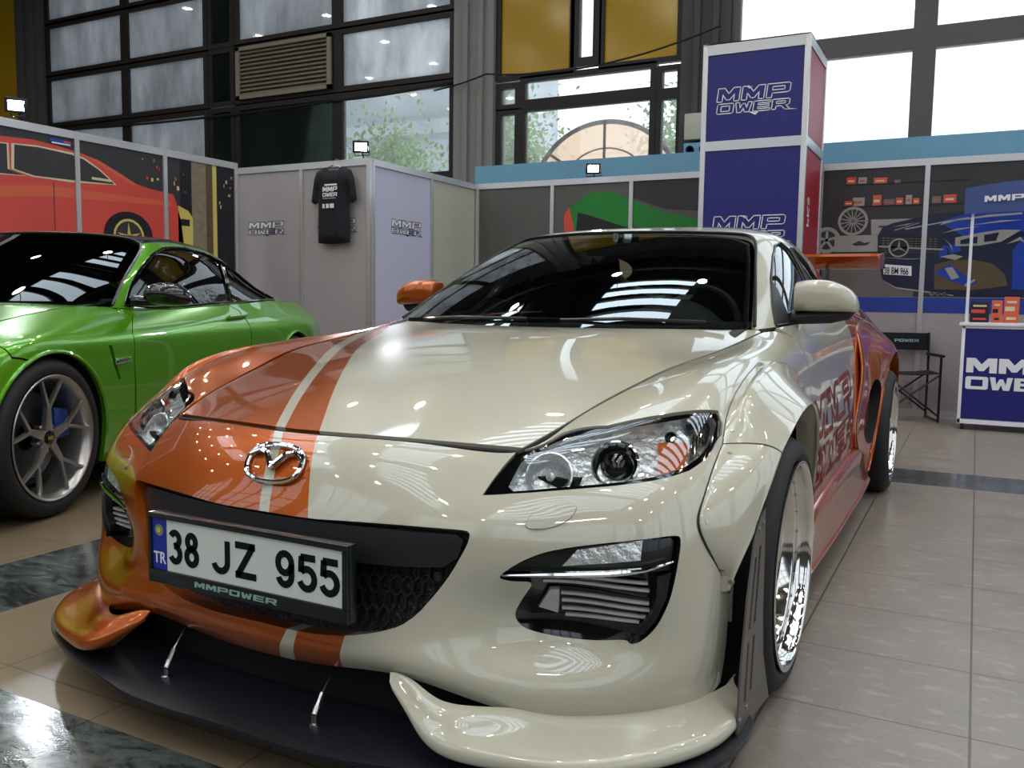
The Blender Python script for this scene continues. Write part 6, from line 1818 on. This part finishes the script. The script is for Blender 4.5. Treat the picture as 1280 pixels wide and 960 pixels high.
# electrical boxes on the column beside the tower
for (x0, x1, z0, z1, mt, lb) in ((-2.05, -1.72, 3.0, 3.32, 'panel_cream', 'grey switch box on the dark column, upper one'), (-2.05, -1.70, 2.62, 2.96, 'sky_fascia', 'socket box with round blue outlets on the dark column, lower one')):
    b = MB(); b.box((x0, YB - .30, z0), (x1, YB - .16, z1)); o = b.build('electric_box', M[mt], bevel=.01); tag(o, lb, 'electric box')
    if 'socket' in lb:
        for i in range(2):
            for j in range(2):
                s = MB(); s.lathe([(.05, 0), (.05, .03), (.04, .04), (.001, .04)], 16, 'Y', c=(x0 + .09 + .17 * i, YB - .34, z0 + .09 + .16 * j)); s.build('socket', M['band_blue'], o)
    else:
        s = MB(); s.box((x0 + .22, YB - .32, z0 + .10), (x0 + .27, YB - .30, z0 + .2)); s.build('switch', M['black_plastic'], o)

# ---------------------------------------------------------------- counter
ct_ = thing('promo_counter', 'white wheeled promotion counter with blue front and header sign', 'counter', (1.6, 5.75, 0))
def cbx(name, a, b_, m, bevel=0, label=None):
    q = MB(); q.box((a[0] - 1.6, a[1] - 5.75, a[2]), (b_[0] - 1.6, b_[1] - 5.75, b_[2])); return q.build(name, m, ct_, bevel=bevel, label=label)
CX0, CX1, CY0, CY1 = 1.215, 2.08, 5.55, 5.98
cbx('front_panel', (CX0 + .02, CY0 + .004, .09), (CX1 - .02, CY0 + .02, .80), M['booth_blue'])
cbx('counter_top', (CX0 - .02, CY0 - .02, .82), (CX1 + .02, CY1, .845), M['logo_white'], .004)
for x in (CX0, CX1 - .025):
    for y in (CY0, CY1 - .025): cbx('frame_post', (x, y, .05), (x + .025, y + .025, .82), M['logo_white'], .003)
cbx('frame_rail', (CX0, CY0, .05), (CX1, CY0 + .02, .085), M['logo_white']); cbx('frame_rail', (CX0, CY0, .80), (CX1, CY0 + .02, .82), M['logo_white'])
cbx('side_panel', (CX0 + .004, CY0 + .02, .06), (CX0 + .01, CY1 - .02, .82), M['booth_blue']); cbx('side_panel', (CX1 - .01, CY0 + .02, .06), (CX1 - .004, CY1 - .02, .82), M['booth_blue'])
cbx('back_panel', (CX0 + .02, CY1 - .02, .06), (CX1 - .02, CY1 - .01, .82), M['logo_white'])
for x in (CX0 + .04, CX1 - .04):
    for y in (CY0 + .04, CY1 - .04):
        w = MB(); w.lathe([(.001, -.012), (.022, -.012), (.024, 0), (.022, .012), (.001, .012)], 18, 'X', c=(x - 1.6, y - 5.75, .024)); w.box((x - 1.608, y - 5.758, .03), (x - 1.592, y - 5.742, .055)); w.build('caster', M['black_plastic'], ct_, smooth=True)
for x in (CX0 + .015, CX1 - .03): cbx('sign_pole', (x, CY0 + .02, .845), (x + .022, CY0 + .042, 1.70), M['logo_white'])
sg_ = []
for k in range(13):
    u = k / 12; sg_.append([(CX0 - .035 + (CX1 - CX0 + .07) * u - 1.6, CY0 - .0 - .10 * math.sin(PI * u) - 5.75, z + (.035 * math.sin(PI * u) if z > 1.8 else 0)) for z in (1.685, 1.76, 1.83, 1.88)])
patch('header_sign', sg_, M['sign_blue'] if 'sign_blue' in M else mat('sign_slate_blue', (64, 82, 138), .45), ct_, nu=2, nv=2, thick=.012)
vs, fs = flat_polys(word_polys('MMPOWER', .62, .045, .14, .0), lambda a, b_: (CX0 + .10 + a - 1.6, CY0 - .020 - .10 * math.sin(PI * ((a + .135) / (CX1 - CX0 + .07))) - 5.75, 1.765 + b_))
mesh_obj('sign_lettering', vs, fs, M['logo_white'], ct_)
top = word_polys('MMP', .66, .115, .06, 0); bot = [([(a, b_ - .13) for a, b_ in p], [[(a, b_ - .13) for a, b_ in q] for q in hs]) for p, hs in word_polys('OWER', .66, .10, .06, 0)]
vs, fs = flat_polys(top + bot, lambda a, b_: (CX0 + .045 + a - 1.6, CY0 - .001 - 5.75, .455 + b_)); mesh_obj('counter_logo', vs, fs, M['logo_white'], ct_)
# boxes on the counter
for (x, w, h, c1, c2, lb) in ((1.262, .135, .165, 'print_black', 'print_red', 'black product box with red band at left on the counter top'), (1.412, .075, .175, 'print_orange', 'print_black', 'narrow orange product box in the middle on the counter top'), (1.497, .105, .205, 'print_orange', 'print_cream', 'tall orange-brown product box with pale label, at right on the counter top')):
    b = MB(); b.box((x, 5.74, .845), (x + w, 5.82, .845 + h)); o = b.build('product_box', M[c1], bevel=.003); tag(o, lb, 'box')
    b = MB(); b.box((x + .008, 5.737, .845 + h * .45), (x + w - .03, 5.740, .845 + h * .62)); b.box((x + .02, 5.737, .845 + h * .12), (x + w - .02, 5.740, .845 + h * .22)); b.build('box_print', M[c2], o)
    b = MB(); b.box((x + .02, 5.736, .845 + h * .75), (x + w - .02, 5.7395, .845 + h * .84)); b.build('box_print', M['print_cream'], o)

# ---------------------------------------------------------------- folding chair
ch = thing('folding_chair', 'black folding director chair against the right booth wall', 'chair', (.80, 6.02, 0), .30)
CWx, CD = .225, .19
tubes = []
def ctube(name, pts, r=.010, m='satin_black'):
    b = MB(); b.tube(pts, r, 8); return b.build(name, M[m], ch, smooth=True)
for s in (-1, 1):
    x = s * CWx
    ctube('back_post', [(x, CD, .42), (x, CD + .02, .74)])
    ctube('leg', [(x, CD, .0), (x, CD, .55)]); ctube('leg', [(x, -CD, .0), (x, -CD, .55)])
    ctube('foot_rail', [(x, -CD, .012), (x, CD, .012)])
    b = MB(); b.box((x - .022, -CD - .03, .545), (x + .022, CD + .01, .568)); b.build('armrest', M['black_plastic'], ch, bevel=.008)
for y in (-CD, CD):
    ctube('cross_brace', [(-CWx, y, .05), (CWx, y, .40)], .008); ctube('cross_brace', [(CWx, y, .05), (-CWx, y, .40)], .008)
b = patch('seat', [[(x, y, .415 - .018 * (1 - (x / CWx) ** 2)) for y in (-CD, 0, CD)] for x in (-CWx, -.12, 0, .12, CWx)], M['shirt'], ch, nu=3, nv=2, thick=.006)
b = patch('backrest', [[(x, CD + .015 + .02 * (1 - (x / CWx) ** 2), z) for z in (.585, .66, .735)] for x in (-CWx, -.12, 0, .12, CWx)], M['shirt'], ch, nu=3, nv=2, thick=.006)
vs, fs = flat_polys(word_polys('POWER', .20, .026, .14, 0), lambda a, b_: (-.06 + a, CD + .008 , .655 + b_)); mesh_obj('back_lettering', vs, fs, M['teal'], ch)

# ---------------------------------------------------------------- T-shirt on a hanger
ts = thing('t_shirt', 'black T-shirt with white print hanging on the white booth wall', 't-shirt', (-4.06, 4.38, 0))
half = [(0, 2.155), (.05, 2.15), (.085, 2.185), (.14, 2.175), (.205, 2.145), (.235, 2.08), (.27, 1.87), (.225, 1.845), (.185, 1.86), (.18, 1.98), (.185, 1.80), (.19, 1.60), (.188, 1.485), (.10, 1.475), (0, 1.472)]
outl = half + [(-x, z) for x, z in half[::-1][1:-1]]
vs, fs = [], []
pts = [V(p) for p in densify(outl, .03)]; nE = len(pts)
g = [(x, z) for x in np.arange(-.26, .27, .03) for z in np.arange(1.48, 2.18, .03)]
G = np.array(g); k = inpoly(G, [tuple(p) for p in pts]); Bp = np.array([tuple(p) for p in pts]); k &= (((G[:, None] - Bp[None]) ** 2).sum(-1).min(1) > .015 ** 2)
allp = pts + [V(p) for p in G[k]]
cv, ce, cf = delaunay_2d_cdt(allp, [(i, (i + 1) % nE) for i in range(nE)], [], 0, 1e-6)[:3]
P_ = np.array([tuple(p) for p in cv]); Tn = [f for f in cf if inpoly(P_[list(f)].mean(0)[None], outl)[0]]
bd_d = np.sqrt(((P_[:, None] - Bp[None]) ** 2).sum(-1).min(1))
dep = np.minimum(.05, bd_d * .8) + .006 * np.sin(P_[:, 0] * 70 + P_[:, 1] * 9) * (bd_d > .01)
fr_ = [(p[0], -d, p[1]) for p, d in zip(P_, dep)]; bk_ = [(p[0], d * .4, p[1]) for p, d in zip(P_, dep)]
n = len(fr_)
mesh_obj('shirt_body', fr_ + bk_, [tuple(f) for f in Tn] + [tuple(n + q for q in f[::-1]) for f in Tn], M['shirt'], ts, smooth=True)
def shp(u, v): return (u, -.062, v)
pr = []
pr += [([(a - .085, b_ + 1.95) for a, b_ in p], [[(a - .085, b_ + 1.95) for a, b_ in q] for q in hs]) for p, hs in word_polys('MMP', .17, .045, .1, .1)]
pr += [([(a - .085, b_ + 1.905) for a, b_ in p], [[(a - .085, b_ + 1.905) for a, b_ in q] for q in hs]) for p, hs in word_polys('OWER', .17, .036, .1, .1)]
pr += [(_rect(-.08, 1.888, .07, 1.892), []), (_rect(-.06, 2.005, .085, 2.02), []), (_rect(-.085, 1.80, -.06, 1.84), []), (_rect(-.045, 1.80, -.01, 1.84), []), (_rect(.0, 1.80, .05, 1.84), [(.01, 1.81), (.04, 1.81), (.04, 1.83), (.01, 1.83)] and [])]
vs, fs = flat_polys(pr, shp); mesh_obj('chest_print', vs, fs, M['logo_white'], ts)
hg = MB(); hg.tube([(-.17, 0, 2.15), (0, 0, 2.20), (.17, 0, 2.15)], .006, 6); hg.tube([(0, 0, 2.20), (.0, 0, 2.235), (.02, .01, 2.255), (.03, .03, 2.25), (.03, .06, 2.245)], .003, 6)
tag(hg.build('clothes_hanger', M['steel']), 'wire clothes hanger hooked over the booth wall holding the T-shirt', 'hanger').location = (-4.06, 4.38, 0)

# ---------------------------------------------------------------- floodlights on the booth rails
FL = emis('led_white', (226, 238, 255), FLOODS)
def flood(x, y, z, aim, label):
    t = thing('floodlight', label, 'lamp', (x, y, z), 0, None)
    d = (V(aim) - V((x, y, z))).normalized(); Q = d.to_track_quat('-Y', 'Z').to_matrix().to_4x4()
    def tf(mb): mb.v = [tuple(Q @ V(p)) for p in mb.v]; return mb
    b = MB(); b.box((-.075, -.02, -.055), (.075, .03, .055)); tf(b).build('lamp_housing', M['satin_black'], t, bevel=.006)
    for k in range(5):
        b = MB(); b.box((-.06 + k * .028, .03, -.045), (-.054 + k * .028, .045, .045)); tf(b).build('cooling_fin', M['satin_black'], t)
    b = MB(); b.box((-.052, -.026, -.034), (.052, -.021, .034)); tf(b).build('led_panel', FL, t)
    b = MB(); b.tube([(0, .02, -.05), (0, .04, -.09), (0, .05, -.12)], .008, 6); b.tube([(-.085, .0, 0), (-.085, .02, -.075), (.085, .02, -.075), (.085, .0, 0)], .005, 6); b.build('bracket', M['satin_black'], t)
    l = bpy.data.lights.new('flood', 'SPOT'); l.energy = FLOODW; l.spot_size = math.radians(120); l.spot_blend = .6; l.shadow_soft_size = .05; l.color = (.88, .94, 1.0)
    lo = bpy.data.objects.new('flood_beam', l); link(lo, t); lo.location = d * .06; lo.rotation_euler = d.to_track_quat('-Z', 'Y').to_euler()
flood(-5.10, 1.99, 2.36, (0, -1.5, 1.0), 'white LED floodlight above the red car poster')
flood(-3.80, 4.45, 2.36, (0, -1.0, 1.0), 'white LED floodlight at the corner beside the T-shirt')
flood(-2.28, 6.36, 2.34, (0.8, -1.5, .9), 'white LED floodlight above the dark grey middle booth wall')

# cables slung across the back wall
cbm = MB()
def sag(a, b_, s, n=14): 
    a, b_ = V(a), V(b_); return [tuple(a.lerp(b_, k / n) - V((0, 0, s * 4 * (k / n) * (1 - k / n)))) for k in range(n + 1)]
cbm.tube(sag((-5.9, 8.92, 4.02), (-4.9, 8.7, 4.10), .02), .012, 6); cbm.tube(sag((-4.9, 8.7, 4.10), (-1.6, 8.6, 4.30), .18), .012, 6)
tag(cbm.build('cable', M['black_plastic'], smooth=True), 'black cable slung across the column under the yellow panels', 'cable')
cbm = MB(); cbm.tube(sag((-14.6, 8.94, 4.12), (-7.8, 8.94, 4.05), .06) + sag((-7.8, 8.94, 4.05), (-5.6, 8.94, 4.12), .03)[1:], .02, 6)
tag(cbm.build('cable', M['black_plastic'], smooth=True), 'long black cable running along the dark frame below the louver', 'cable')

# ---------------------------------------------------------------- light
def area(name, loc, size, energy, col, rot=(0, 0, 0)):
    l = bpy.data.lights.new(name, 'AREA'); l.shape = 'RECTANGLE'; l.size, l.size_y = size; l.energy = energy; l.color = col
    o = bpy.data.objects.new(name, l); o.location = loc; o.rotation_euler = rot; return link(o)
for loc, sz, e, c, rot in LIGHTS: area('hall_light', loc, sz, e, c, rot)

W = bpy.data.worlds.new('daylight'); SC.world = W; W.use_nodes = True
nt = W.node_tree; bg = nt.nodes['Background']
bg.inputs[0].default_value = (.86, .93, 1.0, 1); bg.inputs[1].default_value = WORLD

# ---------------------------------------------------------------- camera
cam = bpy.data.cameras.new('camera'); co = bpy.data.objects.new('camera', cam); link(co)
yaw, pit, roll = .4840, .0928, .0141
fwd = V((-math.sin(yaw) * math.cos(pit), math.cos(yaw) * math.cos(pit), -math.sin(pit)))
rt = V((math.cos(yaw), math.sin(yaw), 0)); upv = rt.cross(fwd)
r2 = rt * math.cos(roll) + upv * math.sin(roll); u2 = -rt * math.sin(roll) + upv * math.cos(roll)
mw = Matrix((r2, u2, -fwd)).transposed().to_4x4(); mw.translation = V((1.3117, -2.2112, .9531)); co.matrix_world = mw
cam.sensor_fit = 'HORIZONTAL'; cam.sensor_width = 36; cam.lens = 1099 * 36 / 1280; cam.clip_start = .05; cam.clip_end = 200
SC.camera = co
SC.view_settings.view_transform = 'Standard'; SC.view_settings.look = 'None'; SC.view_settings.gamma = 1; SC.view_settings.use_curve_mapping = False
SC.view_settings.exposure = EXPO
